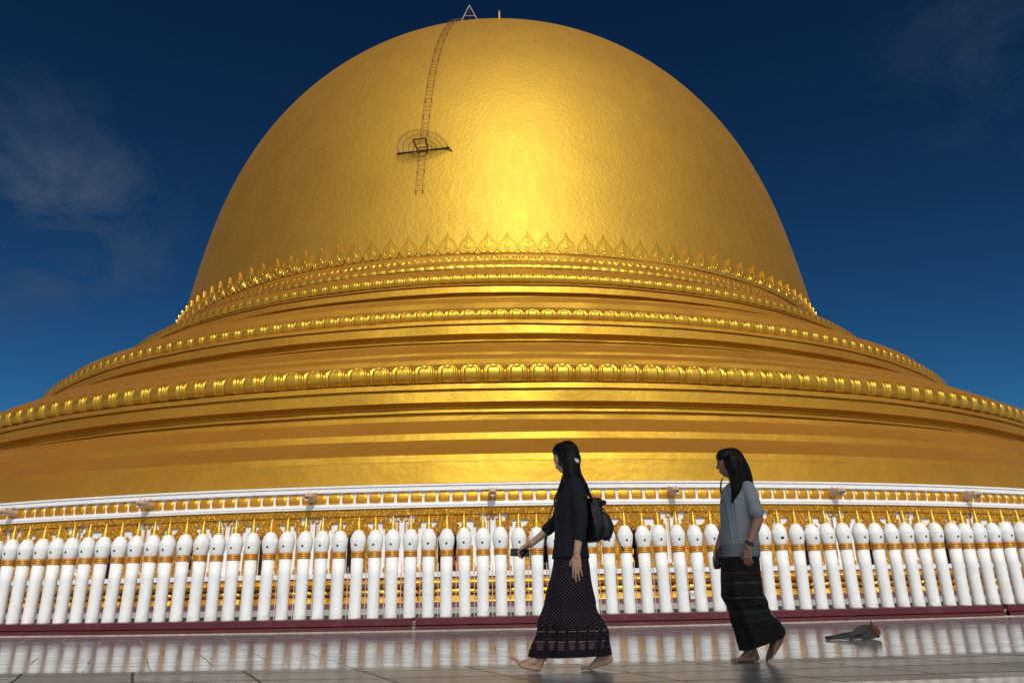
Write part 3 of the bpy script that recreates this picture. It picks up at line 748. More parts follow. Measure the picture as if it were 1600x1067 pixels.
def hand(mb, w, d, nrm, thumb, curl=(.25, .35, .3), sp=.0165, k=1., spread=.05, curls=None, tcurl=.3):
    """w wrist, d towards fingers, nrm out of the palm, thumb = +1/-1 side"""
    w = Vector(w); d = Vector(d).normalized(); nrm = Vector(nrm); nrm = (nrm - d * nrm.dot(d)).normalized(); s = d.cross(nrm) * thumb
    lens = [(.042, .026, .019), (.046, .029, .021), (.043, .027, .020), (.034, .020, .017)]
    for i in range(4):
        o = (1.5 - i) * sp; kn = w + d * (.083 - .004 * abs(i - 1.2)) * k + s * o * k
        mb.cap(w + s * o * .6 * k + d * .008, kn, .0135 * k, .0100 * k, 10)
        dd = (d + s * (1.5 - i) * spread).normalized(); p = kn; r = .0080 * k if i < 3 else .0070 * k; ang = 0
        cu = curls[i] if curls else curl
        for ln, a in zip(lens[i], cu):
            ang += a; dr = dd * math.cos(ang) + nrm * math.sin(ang); p2 = p + dr * ln * k; mb.cap(p, p2, r, r * .9, 9); p = p2; r *= .92
    b = w + d * .022 * k + s * .020 * k; t1 = b + (d * .7 + s * .75 + nrm * .35).normalized() * .038 * k
    t2 = t1 + (d * .9 + s * .30 + nrm * tcurl).normalized() * .030 * k; t3 = t2 + (d * .95 + s * .05 + nrm * tcurl * 1.6).normalized() * .023 * k
    mb.chain([b, t1, t2, t3], [.0145 * k, .0110 * k, .0095 * k, .0078 * k], 10)
def foot(mb, ank, heel, ball, toe, inner, toeup=0.):
    """bare foot; inner = +-1 side of the big toe in +y"""
    ank, heel, ball, toe = map(Vector, (ank, heel, ball, toe)); s = Vector((0, inner, 0)); dn = (ball - heel).normalized(); upn = Vector((0, 0, 1)) - dn * dn.z; upn.normalize()
    mb.ell(heel + dn * .012 + upn * .026, (.030, .027, .028)); mb.cap(ank, heel + dn * .02 + upn * .028, .030, .027); mb.cap(ank, ank + (heel - ank) * .3, .031, .030)
    for i in range(5):
        o = (2 - i) * .0155; bi = ball + s * o + upn * (.015 - .0015 * i) - dn * (.004 * i)
        mb.cap(ank + dn * .02 - upn * .006 + s * o * .5, bi, .027 - .0005 * i, .0165 - .001 * i, 12)
        mb.cap(heel + dn * .03 + s * o * .6 + upn * .017, bi, .020, .015, 10)
        tl = (toe - ball) * (1 - .09 * i) ; e = bi + tl - upn * .002; r = .0125 if i == 0 else .0088 - .0004 * i
        mid = bi.lerp(e, .55) + upn * .004; mb.chain([bi, mid, e], [r, r, r * .92], 10)
def strands(mb, path, rad, nrm, n, wav=.004, r=.0016, ext=.02, face=(0, -1, 0), w0=-1.4, w1=1.4):
    """thin locks that follow a lock of hair given as a path with radii; nrm: axis pointing outwards"""
    P = [Vector(p) for p in path]; out = Vector(nrm).normalized()
    for _ in range(n):
        w = rng.uniform(w0, w1); k = rng.uniform(.90, 1.10); e = rng.uniform(0, ext); ph = rng.uniform(0, 6); st = rng.uniform(0, .25); pts = []
        for j in range(13):
            t = st + (1 - st) * j / 12; q = t * (len(P) - 1); i = min(int(q), len(P) - 2); f = q - i
            p = P[i].lerp(P[i + 1], f); tg = (P[i + 1] - P[i]).normalized(); o = (out - tg * out.dot(tg)).normalized(); b = tg.cross(o)
            R_ = (rad[i] + (rad[i + 1] - rad[i]) * f) * k
            p = p + (o * math.cos(w) + b * math.sin(w)) * R_ + b * math.sin(ph + t * 7) * wav * t
            if j == 12: p = p + tg * e
            pts.append(tuple(p))
        rr = [r * (1 - .75 * abs(2 * j / 12 - .7) ** 2 * .6) for j in range(13)]; rr[-1] = .0003; rr[0] = .0005
        mb.tube(pts, rr, 4)
def skirt(name, rings, mat, par, n=120, m=60, folds=None):
    """open cloth tube with UVs: u round the body in metres, v metres above the hem"""
    zs_ = [g[4] for g in rings]; t = np.linspace(0, 1, m); V = []; UV = []
    Z = np.interp(t, np.linspace(0, 1, len(rings)), zs_)
    A = [np.interp(t, np.linspace(0, 1, len(rings)), [g[k] for g in rings]) for k in range(4)]; T = np.interp(t, np.linspace(0, 1, len(rings)), [g[5] if len(g) > 5 else 0 for g in rings])
    for j in range(m):
        x0, x1, yc, yh = A[0][j], A[1][j], A[2][j], A[3][j]; cx, a = (x0 + x1) / 2, (x1 - x0) / 2
        for i in range(n):
            w = 2 * PI * i / n - PI / 2; c, s_ = math.cos(w), math.sin(w); e = .80
            X = a * math.copysign(abs(c) ** e, c); Y = yh * math.copysign(abs(s_) ** e, s_)
            z = Z[j] + T[j] * X; k = folds(w, Z[j], X, Y) if folds else 0
            nx, ny = c, s_
            V.append((cx + X + nx * k, yc + Y + ny * k, z)); UV.append((X * (1 if s_ < 0 else -1), z - T[j] * X))
    F = gridF(m, n, False, True); F = [tuple(f) for f in F]
    V2 = [tuple(v) for v in V]
    F.append(tuple(range(n))[::-1]); F.append(tuple(range((m - 1) * n, m * n)))
    o = mobj(name, V2, F, mat, par, True); uv = o.data.uv_layers.new(name='UVMap')
    li = np.empty(len(o.data.loops), int); o.data.loops.foreach_get('vertex_index', li); uv.data.foreach_set('uv', np.array(UV)[li].ravel())
    return o
def cloth_bump(nt, b, v, st=.35):
    bump(nt, b, noise_(nt, v, 500., 2), st, .0008)

# fabrics with woven pattern
def skirt1_mat():
    m, nt, b = newmat('ikat_skirt'); t = nt.nodes.new('ShaderNodeTexCoord'); s = nt.nodes.new('ShaderNodeSeparateXYZ'); L(nt, t.outputs['UV'], s.inputs[0]); u, v = s.outputs[0], s.outputs[1]
    def cell(a, per, off=0.): return math_(nt, 'SUBTRACT', math_(nt, 'FRACT', math_(nt, 'ADD', math_(nt, 'DIVIDE', a, per), off)), .5)
    per = .0265
    def dots(off):
        a, c_ = cell(u, per, off), cell(v, per, off); return math_(nt, 'LESS_THAN', math_(nt, 'ADD', math_(nt, 'ABSOLUTE', a), math_(nt, 'ABSOLUTE', c_)), .20)
    nz = noise_(nt, t.outputs['UV'], 60., 2)
    d = math_(nt, 'MAXIMUM', dots(0.), dots(.5)); d = math_(nt, 'MULTIPLY', d, math_(nt, 'GREATER_THAN', v, .272))
    d = math_(nt, 'MULTIPLY', d, ramp(nt, nz, [(.3, .15), (.7, 1.)]))
    def band(z0, z1): return math_(nt, 'MULTIPLY', math_(nt, 'GREATER_THAN', v, z0), math_(nt, 'LESS_THAN', v, z1))
    dash = math_(nt, 'GREATER_THAN', math_(nt, 'ABSOLUTE', cell(u, .072)), .14)
    ln = math_(nt, 'MULTIPLY', math_(nt, 'MAXIMUM', band(.262, .267), band(.196, .201)), dash)
    blk = math_(nt, 'MULTIPLY', math_(nt, 'MULTIPLY', band(.146, .188), math_(nt, 'LESS_THAN', math_(nt, 'ABSOLUTE', cell(u, .072, .5)), .27)), math_(nt, 'GREATER_THAN', math_(nt, 'FRACT', math_(nt, 'DIVIDE', v, .0105)), .35))
    blk = math_(nt, 'MULTIPLY', blk, math_(nt, 'GREATER_THAN', math_(nt, 'FRACT', math_(nt, 'DIVIDE', u, .0078)), .3))
    flo = math_(nt, 'MULTIPLY', band(.205, .255), math_(nt, 'LESS_THAN', math_(nt, 'ADD', math_(nt, 'ABSOLUTE', cell(u, .036)), math_(nt, 'ABSOLUTE', cell(v, .026, .15))), .22))
    st = math_(nt, 'MULTIPLY', band(.0, .255), math_(nt, 'LESS_THAN', math_(nt, 'ABSOLUTE', cell(u, .018)), .10))
    c = mix(nt, d, (.010, .0065, .012), (.17, .115, .14)); c = mix(nt, math_(nt, 'MULTIPLY', st, .55), c, (.06, .016, .045))
    c = mix(nt, math_(nt, 'MULTIPLY', flo, .6), c, (.11, .07, .08)); c = mix(nt, blk, c, (.22, .12, .14)); c = mix(nt, ln, c, (.33, .26, .22))
    L(nt, c, b.inputs['Base Color']); setp(b, rough=.8, spec=.3); cloth_bump(nt, b, t.outputs['UV']); return m
def skirt2_mat():
    m, nt, b = newmat('striped_black_skirt'); t = nt.nodes.new('ShaderNodeTexCoord'); s = nt.nodes.new('ShaderNodeSeparateXYZ'); L(nt, t.outputs['UV'], s.inputs[0]); u, v = s.outputs[0], s.outputs[1]
    def band(z0, z1): return math_(nt, 'MULTIPLY', math_(nt, 'GREATER_THAN', v, z0), math_(nt, 'LESS_THAN', v, z1))
    nz = ramp(nt, noise_(nt, stretch(nt, t.outputs['UV'], (14, 60, 1)), 1., 3), [(.35, .1), (.65, 1.)])
    c = (.006, .006, .006)
    for z0, z1, col in ((.628, .634, (.20, .02, .02)), (.560, .566, (.12, .13, .12)), (.548, .551, (.06, .07, .06)), (.505, .508, (.04, .06, .05)), (.452, .458, (.11, .10, .09)), (.418, .422, (.05, .08, .06)), (.405, .408, (.08, .05, .05)), (.356, .362, (.03, .09, .06)), (.345, .347, (.03, .07, .06)), (.300, .304, (.02, .06, .07)), (.23, .233, (.02, .05, .04))):
        c = mix(nt, math_(nt, 'MULTIPLY', band(z0, z1), nz), c, col)
    L(nt, c, b.inputs['Base Color']); setp(b, rough=.8, spec=.3); cloth_bump(nt, b, t.outputs['UV']); return m
def blouse2_mat():
    m, nt, b = newmat('embroidered_blouse'); t = nt.nodes.new('ShaderNodeTexCoord'); s = nt.nodes.new('ShaderNodeSeparateXYZ'); L(nt, t.outputs['Object'], s.inputs[0]); x, y, z = s.outputs
    # object origin stands at the feet: x along the walk, z height
    def near(a, v, w): return math_(nt, 'LESS_THAN', math_(nt, 'ABSOLUTE', math_(nt, 'SUBTRACT', a, v)), w)
    def frac(a, p): return math_(nt, 'FRACT', math_(nt, 'DIVIDE', a, p))
    zz_ = math_(nt, 'ABSOLUTE', math_(nt, 'SUBTRACT', frac(x, .046), .5))
    v = math_(nt, 'ADD', z, math_(nt, 'MULTIPLY', zz_, .052)); zig = math_(nt, 'LESS_THAN', frac(v, .0200), .40)
    hem = math_(nt, 'LESS_THAN', z, .838); zig = math_(nt, 'MULTIPLY', zig, hem)
    ln = near(z, .842, .0018)
    body = math_(nt, 'GREATER_THAN', z, .842)
    dd = math_(nt, 'MULTIPLY', math_(nt, 'MULTIPLY', near(x, -.079, .0030), math_(nt, 'GREATER_THAN', frac(z, .014), .4)), body)
    l2 = math_(nt, 'MULTIPLY', math_(nt, 'MAXIMUM', near(x, -.098, .0012), near(x, -.125, .0012)), body)
    l3 = math_(nt, 'MULTIPLY', math_(nt, 'MULTIPLY', near(x, .105, .0025), math_(nt, 'GREATER_THAN', frac(z, .013), .4)), math_(nt, 'GREATER_THAN', z, 1.13))
    scr = math_(nt, 'MULTIPLY', math_(nt, 'MULTIPLY', near(z, 1.150, .010), math_(nt, 'GREATER_THAN', x, .045)), math_(nt, 'LESS_THAN', math_(nt, 'ABSOLUTE', math_(nt, 'SUBTRACT', noise_(nt, t.outputs['Object'], 60., 2), .5)), .035))
    e = math_(nt, 'MAXIMUM', math_(nt, 'MAXIMUM', math_(nt, 'MAXIMUM', zig, ln), math_(nt, 'MAXIMUM', dd, l2)), math_(nt, 'MAXIMUM', l3, scr))
    w = nt.nodes.new('ShaderNodeTexWave'); L(nt, t.outputs['Object'], w.inputs['Vector']); w.inputs['Scale'].default_value = 60; w.bands_direction = 'X'
    c = mix(nt, math_(nt, 'MULTIPLY', w.outputs[1], .25), (.27, .31, .35), (.20, .24, .28))
    c = mix(nt, math_(nt, 'MULTIPLY', e, .88), c, (.022, .026, .05)); L(nt, c, b.inputs['Base Color']); setp(b, rough=.85, spec=.25)
    cloth_bump(nt, b, t.outputs['Object']); return m

# --- woman with the backpack
W1 = (.40, 5.51, 0)
w1 = thing('person', 'woman in dark blouse and patterned ankle skirt striding barefoot with backpack and phone', 'person', W1)
b = MB(); HC1 = Vector((.385, 5.51, 1.487)); F1 = (-.62, .78)
q1 = head(b, HC1, F1, -.02)
b.chain([(.400, 5.505, 1.42), (.425, 5.51, 1.33), (.42, 5.51, 1.25)], [.050, .050, .08])
b.chain([(.42, 5.51, 1.25), (.415, 5.51, 1.12), (.41, 5.51, .98), (.40, 5.51, .85)], [.095, .10, .085, .11])
for s in (-1, 1): b.cap((.42, 5.51, 1.255), (.43, 5.51 + s * .14, 1.262), .05, .042)
LS, LE, LW = (.445, 5.345, 1.27), (.475, 5.315, 1.015), (.427, 5.315, .765)
b.chain([LS, LE, LW], [.038, .035, .0235]); b.cap(LE, tuple(Vector(LE).lerp(Vector(LW), .35)), .037, .036)
hand(b, LW, (-.02, .03, -1), (.35, .9, 0), -1, curls=[(.10, .25, .2), (.02, .18, .18), (.10, .2, .2), (.22, .28, .22)], sp=.0178, spread=.055)
RS, RE, RW = (.405, 5.665, 1.27), (.325, 5.715, 1.03), (.115, 5.69, .868)
b.chain([RS, RE, RW], [.040, .037, .024]); b.cap(RE, tuple(Vector(RE).lerp(Vector(RW), .35)), .038, .036)
hand(b, RW, (-.80, -.16, -.42), (-.25, -.45, -.85), 1, curls=[(.35, .75, .6), (.45, .85, .7), (.5, .9, .7), (.5, .9, .7)], spread=.02, tcurl=.25)
# legs
b.chain([(.40, 5.455, .84), (.315, 5.47, .49), (.168, 5.448, .10)], [.08, .050, .036]); b.cap((.295, 5.47, .44), (.24, 5.46, .27), .048, .042)
foot(b, (.155, 5.445, .085), (.140, 5.445, .004), (.012, 5.445, .042), (-.052, 5.445, .088), 1)
b.chain([(.41, 5.565, .84), (.44, 5.555, .47), (.612, 5.55, .125)], [.08, .050, .036]); b.cap((.455, 5.555, .43), (.53, 5.55, .28), .048, .042)
foot(b, (.622, 5.55, .110), (.660, 5.55, .048), (.510, 5.55, .004), (.452, 5.55, .002), -1)
b.fused('body', M['skin_lit'], w1, .0031, 2)
eyes(q1, w1)
# blouse
b = MB()
b.loft([(.38, .47, 5.51, .05, 1.345), (.36, .50, 5.51, .11, 1.318), (.335, .522, 5.51, .168, 1.285), (.315, .535, 5.51, .185, 1.22), (.298, .545, 5.51, .178, 1.13), (.295, .535, 5.51, .158, 1.0), (.285, .525, 5.51, .158, .90), (.268, .528, 5.51, .170, .81), (.258, .535, 5.51, .182, .752)][::-1], 44,
       lambda w, z: .03 * math.sin(5 * w + 3 * z) * sstep(1.05, .76, z) + .02 * math.sin(9 * w) * sstep(.95, .76, z))
b.chain([(.44, 5.36, 1.27), (.472, 5.318, 1.06), (.468, 5.315, .975), (.456, 5.315, .895)], [.060, .054, .050, .045])
b.chain([(.405, 5.65, 1.27), (.33, 5.712, 1.045), (.245, 5.705, .972)], [.060, .054, .047])
b.fused('blouse', M['navy'], w1, .006, 2, .004, 16)
def f1(w, z, X, Y):
    k = sstep(.78, .15, z)
    return k * (.012 * math.sin(7 * w + 4 * z) + .008 * math.sin(13 * w - 6 * z + 1)) + .010 * math.sin(26 * z + 5 * X) * sstep(.62, .3, z) * sstep(.1, .3, z) + .004 * noise.noise(Vector((X * 14, Y * 14, z * 9)))
M['skirt1'] = skirt1_mat(); M['skirt2'] = skirt2_mat(); M['blouse2'] = blouse2_mat()
skirt('skirt', [(.285, .52, 5.51, .15, .80), (.268, .532, 5.51, .165, .70), (.238, .536, 5.51, .17, .60), (.205, .548, 5.51, .165, .50), (.180, .566, 5.51, .16, .42), (.160, .600, 5.51, .155, .35), (.138, .622, 5.51, .15, .27), (.108, .636, 5.51, .15, .18), (.080, .648, 5.51, .15, .097, .01)], M['skirt1'], w1, folds=f1)
# hair, half tied back
b = MB(); Rh = rotto((F1[0], F1[1], 0)); Fv = Vector((F1[0], F1[1], 0)).normalized()
b.ell(HC1 + Fv * .008 + Vector((0, 0, .054)), (.079, .094, .073), Rh, 28, 18); b.ell(HC1 - Fv * .034 + Vector((0, 0, .016)), (.086, .094, .112), Rh, 28, 18)
b.ell(HC1 - Fv * .045 + Vector((.012, -.012, -.02)), (.080, .080, .105), Rh, 24, 16)
back = [(.425, 5.455, 1.50), (.440, 5.45, 1.42), (.462, 5.43, 1.34), (.512, 5.43, 1.265), (.552, 5.44, 1.195)]; br = [.055, .050, .036, .026, .010]
front = [(.400, 5.440, 1.50), (.396, 5.418, 1.42), (.390, 5.40, 1.345), (.362, 5.375, 1.285), (.338, 5.37, 1.245)]; fr_ = [.030, .032, .030, .022, .010]
b.chain(back, br); b.chain(front, fr_); b.chain([(.40, 5.44, 1.47), (.415, 5.42, 1.38), (.43, 5.41, 1.33)], [.045, .045, .03])
hb = b.fused('hair', M['hair'], w1, .005, 3, .0035, 30)
b = MB(); strands(b, back, br, (.4, -1, 0), 90, ext=.04); strands(b, front, fr_, (0, -1, 0), 70, ext=.03)
for _ in range(150):                                # combed strands over the skull towards the clip
    u0 = rng.uniform(-.95, .95); pts = []
    for j in range(11):
        t = j / 10; th_ = -.2 + 2.2 * t; v = Vector((u0 * (1 - .55 * t) * .90, math.cos(th_), math.sin(th_) * (1 - abs(u0) * .3))).normalized() if False else None
        az = u0 * 1.35; el = 1.25 - t * 1.35; x_ = math.sin(az) * math.cos(el); y_ = -math.cos(az) * math.cos(el) * 1.0 + .45 * (1 - t); z_ = math.sin(el)
        v = Vector((x_, y_, z_)).normalized()
        pts.append(tuple(HC1 - Fv * .034 + Vector((0, 0, .016)) + Rh @ Vector((v.x * .0875, v.y * .0955, v.z * .1135))))
    b.tube(pts, [.0006] + [.0013] * 9 + [.0006], 4)
st = b.obj('hair_strands', M['hair'], None, True); bpy.data.objects.remove(st) if False else None
st.parent = hb; st.location = (-W1[0], -W1[1], 0)
# bow
cl = Vector((.452, 5.398, 1.458)); m_ = MB()
for s in (-1, 1):
    R = Matrix.Rotation(.55 * s, 3, 'Y') @ Matrix.Rotation(.3 * s, 3, 'Z'); m_.ell(cl + R @ Vector((s * .020, 0, 0)), (.022, .009, .015), R, 14, 8)
m_.ell(cl, (.008, .012, .010)); m_.fused('hair_bow', M['cream'], w1, .0022, 1)
m_ = MB(); pts = [(.427 + .0245 * math.cos(w), 5.315 + .0245 * math.sin(w), .782 + .003 * math.cos(w)) for w in np.linspace(0, 2 * PI, 20)]; m_.tube(pts, .0022, 5); m_.obj('bracelet', M['collar'], w1, True)
# phone
PC = Vector((.030, 5.655, .806)); Rp = Matrix.Rotation(math.radians(4), 3, 'Y') @ Matrix.Rotation(math.radians(52), 3, 'X')
ph = thing('phone', 'black phone held out flat in the hand of the striding woman', 'phone', tuple(PC))
def rbox(c, d, R, mat, name, par, bev):
    mb_ = MB(); mb_.box(c, d, R); o = mb_.obj(name, mat, par, False); mod = o.modifiers.new('b', 'BEVEL'); mod.width = bev; mod.segments = 3; mod.limit_method = 'NONE'; return o
rbox(PC, (.146, .070, .009), Rp, M['strapw'], 'case', ph, .004); rbox(PC + Rp @ Vector((0, 0, .0048)), (.138, .063, .0012), Rp, M['glass'], 'screen', ph, .0004)
m_ = MB(); [m_.ell(PC + Rp @ Vector((.055, .018 - k * .014, -.0055)), (.005, .005, .0015), Rp, 10, 5) for k in range(2)]; m_.obj('camera_lens', M['glass'], ph, True)
# backpack
bp = thing('backpack', 'black leather drawstring backpack hanging behind the striding woman', 'backpack', (.58, 5.50, .86))
b = MB(); b.loft([(.535, .60, 5.50, .10, .862), (.520, .636, 5.50, .135, .885), (.515, .660, 5.50, .145, .95), (.518, .664, 5.50, .14, 1.03), (.522, .650, 5.50, .13, 1.10), (.528, .632, 5.50, .12, 1.14)], 40, lambda w, z: .035 * math.sin(7 * w + 14 * z) + .02 * math.sin(15 * w))
b.fused('bag_body', M['leather'], bp, .006, 2, .006, 22)
b = MB(); b.loft([(.527, .640, 5.50, .124, 1.120), (.530, .645, 5.50, .122, 1.145), (.530, .636, 5.50, .108, 1.172), (.535, .62, 5.50, .09, 1.178)], 40, lambda w, z: .05 * math.sin(13 * w)); b.ell((.645, 5.45, 1.14), (.030, .07, .022)); b.fused('gathered_top', M['leather'], bp, .006, 2, .006, 30)
b = MB(); b.chain([(.648, 5.42, 1.02), (.662, 5.42, .96), (.655, 5.42, .91)], [.05, .055, .045]); b.fused('front_pocket', M['leather'], bp, .006, 2, .004, 22)
MB().tube([(.56, 5.50, 1.175), (.565, 5.50, 1.205), (.548, 5.50, 1.215), (.535, 5.50, 1.18)], .006, 6).obj('carry_loop', M['strapw'], bp, True)
for y_, nm in ((5.385, 0), (5.64, 1)):
    pts = [(.545, y_, 1.17), (.50, y_, 1.315), (.44, y_, 1.352), (.36, y_, 1.29), (.315, y_, 1.19), (.325, y_, 1.05), (.42, y_, .95), (.53, y_ + .02, .90)]
    if nm == 1: pts = [(x - (.012 if 2 < i_ < 6 else 0), y, z) for i_, (x, y, z) in enumerate(pts)]
    else: continue
    MB().tube(pts, .009, 6).obj('shoulder_strap', M['strapw'], bp, True)
MB().tube([(.30, 5.60, 1.16), (.270, 5.60, 1.10), (.252, 5.61, 1.04), (.262, 5.61, 1.0), (.285, 5.60, .985)], .0045, 6).obj('strap_loop', M['strapw'], bp, True)
MB().tube([(.262, 5.60, 1.0), (.235, 5.59, .93), (.218, 5.59, .86), (.212, 5.585, .80), (.224, 5.585, .755)], [.006, .008, .010, .010, .007], 6).obj('strap_end', M['strapw'], bp, True)
MB().tube([(.652, 5.43, 1.10), (.690, 5.43, 1.0), (.735, 5.43, .89), (.772, 5.43, .808)], .0030, 5).obj('drawstring', M['strapw'], bp, True)
MB().tube([(.654, 5.42, 1.09), (.676, 5.42, .99), (.695, 5.42, .888)], .0030, 5).obj('drawstring', M['strapw'], bp, True)
MB().cap((.766, 5.43, .822), (.776, 5.43, .798), .006, .006).obj('cord_end', M['strapw'], bp, True)

# --- woman in the embroidered blouse
W2 = (1.78, 5.88, 0)
w2 = thing('person', 'woman with loose long hair in grey-blue embroidered blouse and striped black skirt', 'person', W2)
b = MB(); HC2 = Vector((1.748, 5.88, 1.480)); F2 = (-.93, .37)
q2 = head(b, HC2, F2, -.02)
b.chain([(1.765, 5.88, 1.41), (1.785, 5.88, 1.32), (1.78, 5.88, 1.25)], [.048, .050, .08])
b.chain([(1.78, 5.88, 1.25), (1.775, 5.88, 1.12), (1.77, 5.88, .98), (1.75, 5.88, .85)], [.095, .10, .085, .11])
for s in (-1, 1): b.cap((1.78, 5.88, 1.245), (1.80, 5.88 + s * .14, 1.252), .05, .042)
LS, LE, LW = (1.825, 5.715, 1.26), (1.858, 5.675, 1.015), (1.742, 5.635, .815)
b.chain([LS, LE, LW], [.040, .037, .025]); b.cap(LE, tuple(Vector(LE).lerp(Vector(LW), .35)), .038, .037)
hand(b, LW, (-.16, -.02, -1), (.55, .75, 0), -1, curls=[(.45, .75, .5), (.5, .8, .6), (.55, .85, .6), (.6, .85, .6)], spread=.03, tcurl=.5)
RS, RE, RW = (1.78, 6.035, 1.26), (1.715, 6.05, 1.01), (1.610, 5.985, .83)
b.chain([RS, RE, RW], [.040, .037, .025])
hand(b, RW, (-.14, -.05, -1), (.5, -.85, 0), 1, curls=[(.4, .7, .5)] * 4, spread=.02)
b.chain([(1.76, 5.93, .84), (1.745, 5.93, .47), (1.775, 5.93, .10)], [.08, .050, .036]); b.cap((1.75, 5.93, .42), (1.765, 5.93, .27), .048, .042)
foot(b, (1.775, 5.925, .085), (1.803, 5.925, .004), (1.662, 5.925, .002), (1.604, 5.925, .001), -1)
b.chain([(1.76, 5.84, .84), (1.80, 5.85, .46), (1.962, 5.84, .235)], [.08, .050, .034]); b.cap((1.815, 5.85, .43), (1.89, 5.845, .33), .048, .040)
foot(b, (1.962, 5.84, .215), (1.988, 5.84, .152), (1.890, 5.84, .048), (1.866, 5.84, .004), 1)
b.fused('body', M['skin'], w2, .0036, 3)
eyes(q2, w2)
b = MB()
b.loft([(1.745, 1.83, 5.88, .05, 1.335), (1.71, 1.86, 5.88, .115, 1.308), (1.675, 1.888, 5.88, .168, 1.272), (1.655, 1.905, 5.88, .182, 1.19), (1.640, 1.912, 5.88, .172, 1.08), (1.632, 1.905, 5.88, .162, .97), (1.622, 1.90, 5.88, .165, .86), (1.608, 1.893, 5.88, .180, .750)][::-1], 44, lambda w, z: .025 * math.sin(5 * w + 2 * z) * sstep(1.05, .76, z))
b.chain([(1.825, 5.725, 1.262), (1.838, 5.690, 1.16), (1.846, 5.680, 1.115)], [.056, .053, .050]); b.chain([(1.842, 5.685, 1.12), (1.850, 5.672, 1.078)], [.050, .058])
b.chain([(1.78, 6.03, 1.262), (1.735, 6.045, 1.10)], [.058, .06])
b.fused('blouse', M['blouse2'], w2, .005, 2, .0035, 15)
def f2(w, z, X, Y):
    k = sstep(.7, .15, z); return k * (.010 * math.sin(6 * w + 5 * z) + .006 * math.sin(11 * w)) + .011 * math.sin(30 * z + 6 * X) * sstep(.5, .4, z) * sstep(.2, .33, z) + .004 * noise.noise(Vector((X * 14, Y * 14, z * 9)))
skirt('skirt', [(1.622, 1.885, 5.88, .15, .79), (1.600, 1.880, 5.88, .165, .68), (1.588, 1.877, 5.88, .165, .58), (1.582, 1.882, 5.88, .16, .47), (1.605, 1.905, 5.88, .155, .39, .02), (1.640, 1.940, 5.88, .15, .32, .06), (1.652, 1.988, 5.88, .15, .25, .12), (1.660, 2.018, 5.88, .15, .19, .22), (1.672, 2.010, 5.88, .145, .135, .32)], M['skirt2'], w2, folds=f2)
b = MB(); Rh = rotto((F2[0], F2[1], 0)); Fv = Vector((F2[0], F2[1], 0)).normalized()
b.ell(HC2 + Fv * .008 + Vector((0, 0, .054)), (.079, .094, .073), Rh, 28, 18); b.ell(HC2 - Fv * .024 + Vector((0, 0, .016)), (.088, .098, .108), Rh, 28, 18)
b.ell(HC2 - Fv * .055 + Vector((0, -.015, -.03)), (.084, .080, .11), Rh, 24, 16)
A_ = [(1.83, 5.84, 1.48), (1.838, 5.82, 1.40), (1.858, 5.80, 1.32), (1.882, 5.79, 1.265)]; ar = [.045, .050, .034, .012]
B_ = [(1.755, 5.81, 1.49), (1.752, 5.785, 1.41), (1.752, 5.755, 1.33), (1.735, 5.73, 1.26), (1.712, 5.73, 1.20), (1.700, 5.735, 1.172)]; br2 = [.055, .058, .052, .040, .022, .008]
C_ = [(1.80, 5.82, 1.49), (1.80, 5.80, 1.41), (1.81, 5.775, 1.34), (1.79, 5.745, 1.28)]; cr2 = [.05, .055, .045, .018]
b.chain(A_, ar); b.chain(B_, br2); b.chain(C_, cr2)
hb = b.fused('hair', M['hair'], w2, .005, 3, .0035, 28)
b = MB(); strands(b, A_, ar, (.3, -1, 0), 90, ext=.04); strands(b, B_, br2, (0, -1, 0), 120, ext=.03); strands(b, C_, cr2, (0, -1, 0), 80, ext=.03)
D_ = [(1.705, 5.95, 1.40), (1.678, 5.94, 1.33), (1.664, 5.92, 1.275), (1.674, 5.91, 1.21)]; strands(b, D_, [.007, .006, .005, .003], (0, -1, 0), 18, r=.0012, ext=.02, w0=-3.1, w1=3.1)
strands(b, [(1.72, 5.86, 1.585), (1.675, 5.85, 1.555), (1.655, 5.84, 1.50)], [.008, .006, .003], (0, -1, 0), 4, r=.0007)
for _ in range(150):
    az = rng.uniform(-2.6, 2.6); pts = []
    for j in range(10):
        t = j / 9; el = 1.45 - t * 1.35; v = Vector((math.sin(az) * math.cos(el), -math.cos(az) * math.cos(el) * 1.0, math.sin(el)))
        if az > 1.2 or az < -1.2: v.y = v.y * (.5 if v.y > 0 else 1)
        v.normalize(); pts.append(tuple(HC2 - Fv * .024 + Vector((0, 0, .016)) + Rh @ Vector((v.x * .0895, v.y * .0995, v.z * .1095))))
    b.tube(pts, [.0006] + [.0013] * 8 + [.0006], 4)
st = b.obj('hair_strands', M['hair'], None, True); st.parent = hb; st.location = (-W2[0], -W2[1], 0)
m_ = MB(); w_ = Vector(LW); ax = (Vector(LE) - w_).normalized(); a1_ = ax.cross(Vector((0, 1, 0))).normalized(); a2_ = ax.cross(a1_)
pts = [tuple(w_ + ax * .028 + (a1_ * math.cos(t) + a2_ * math.sin(t)) * .028) for t in np.linspace(0, 2 * PI, 22)]
m_.tube(pts, .007, 6); m_.ell(w_ + ax * .028 + Vector((-.006, -.028, 0)), (.017, .007, .017)); m_.obj('wristwatch', M['strapw'], w2, True)
pu = thing('purse', 'small black purse hanging from the far hand of the woman in the blouse', 'purse', (1.585, 5.97, .68))
b = MB(); b.loft([(1.562, 1.605, 5.97, .045, .668), (1.555, 1.612, 5.97, .055, .70), (1.558, 1.61, 5.97, .055, .745), (1.565, 1.60, 5.97, .05, .765)], 30); b.fused('purse_body', M['leather'], pu, .005, 2, .002, 30)
MB().tube([(1.585, 5.94, .76), (1.59, 5.95, .80), (1.595, 5.98, .80), (1.585, 6.0, .76)], .005, 6).obj('wrist_strap', M['strapw'], pu, True)

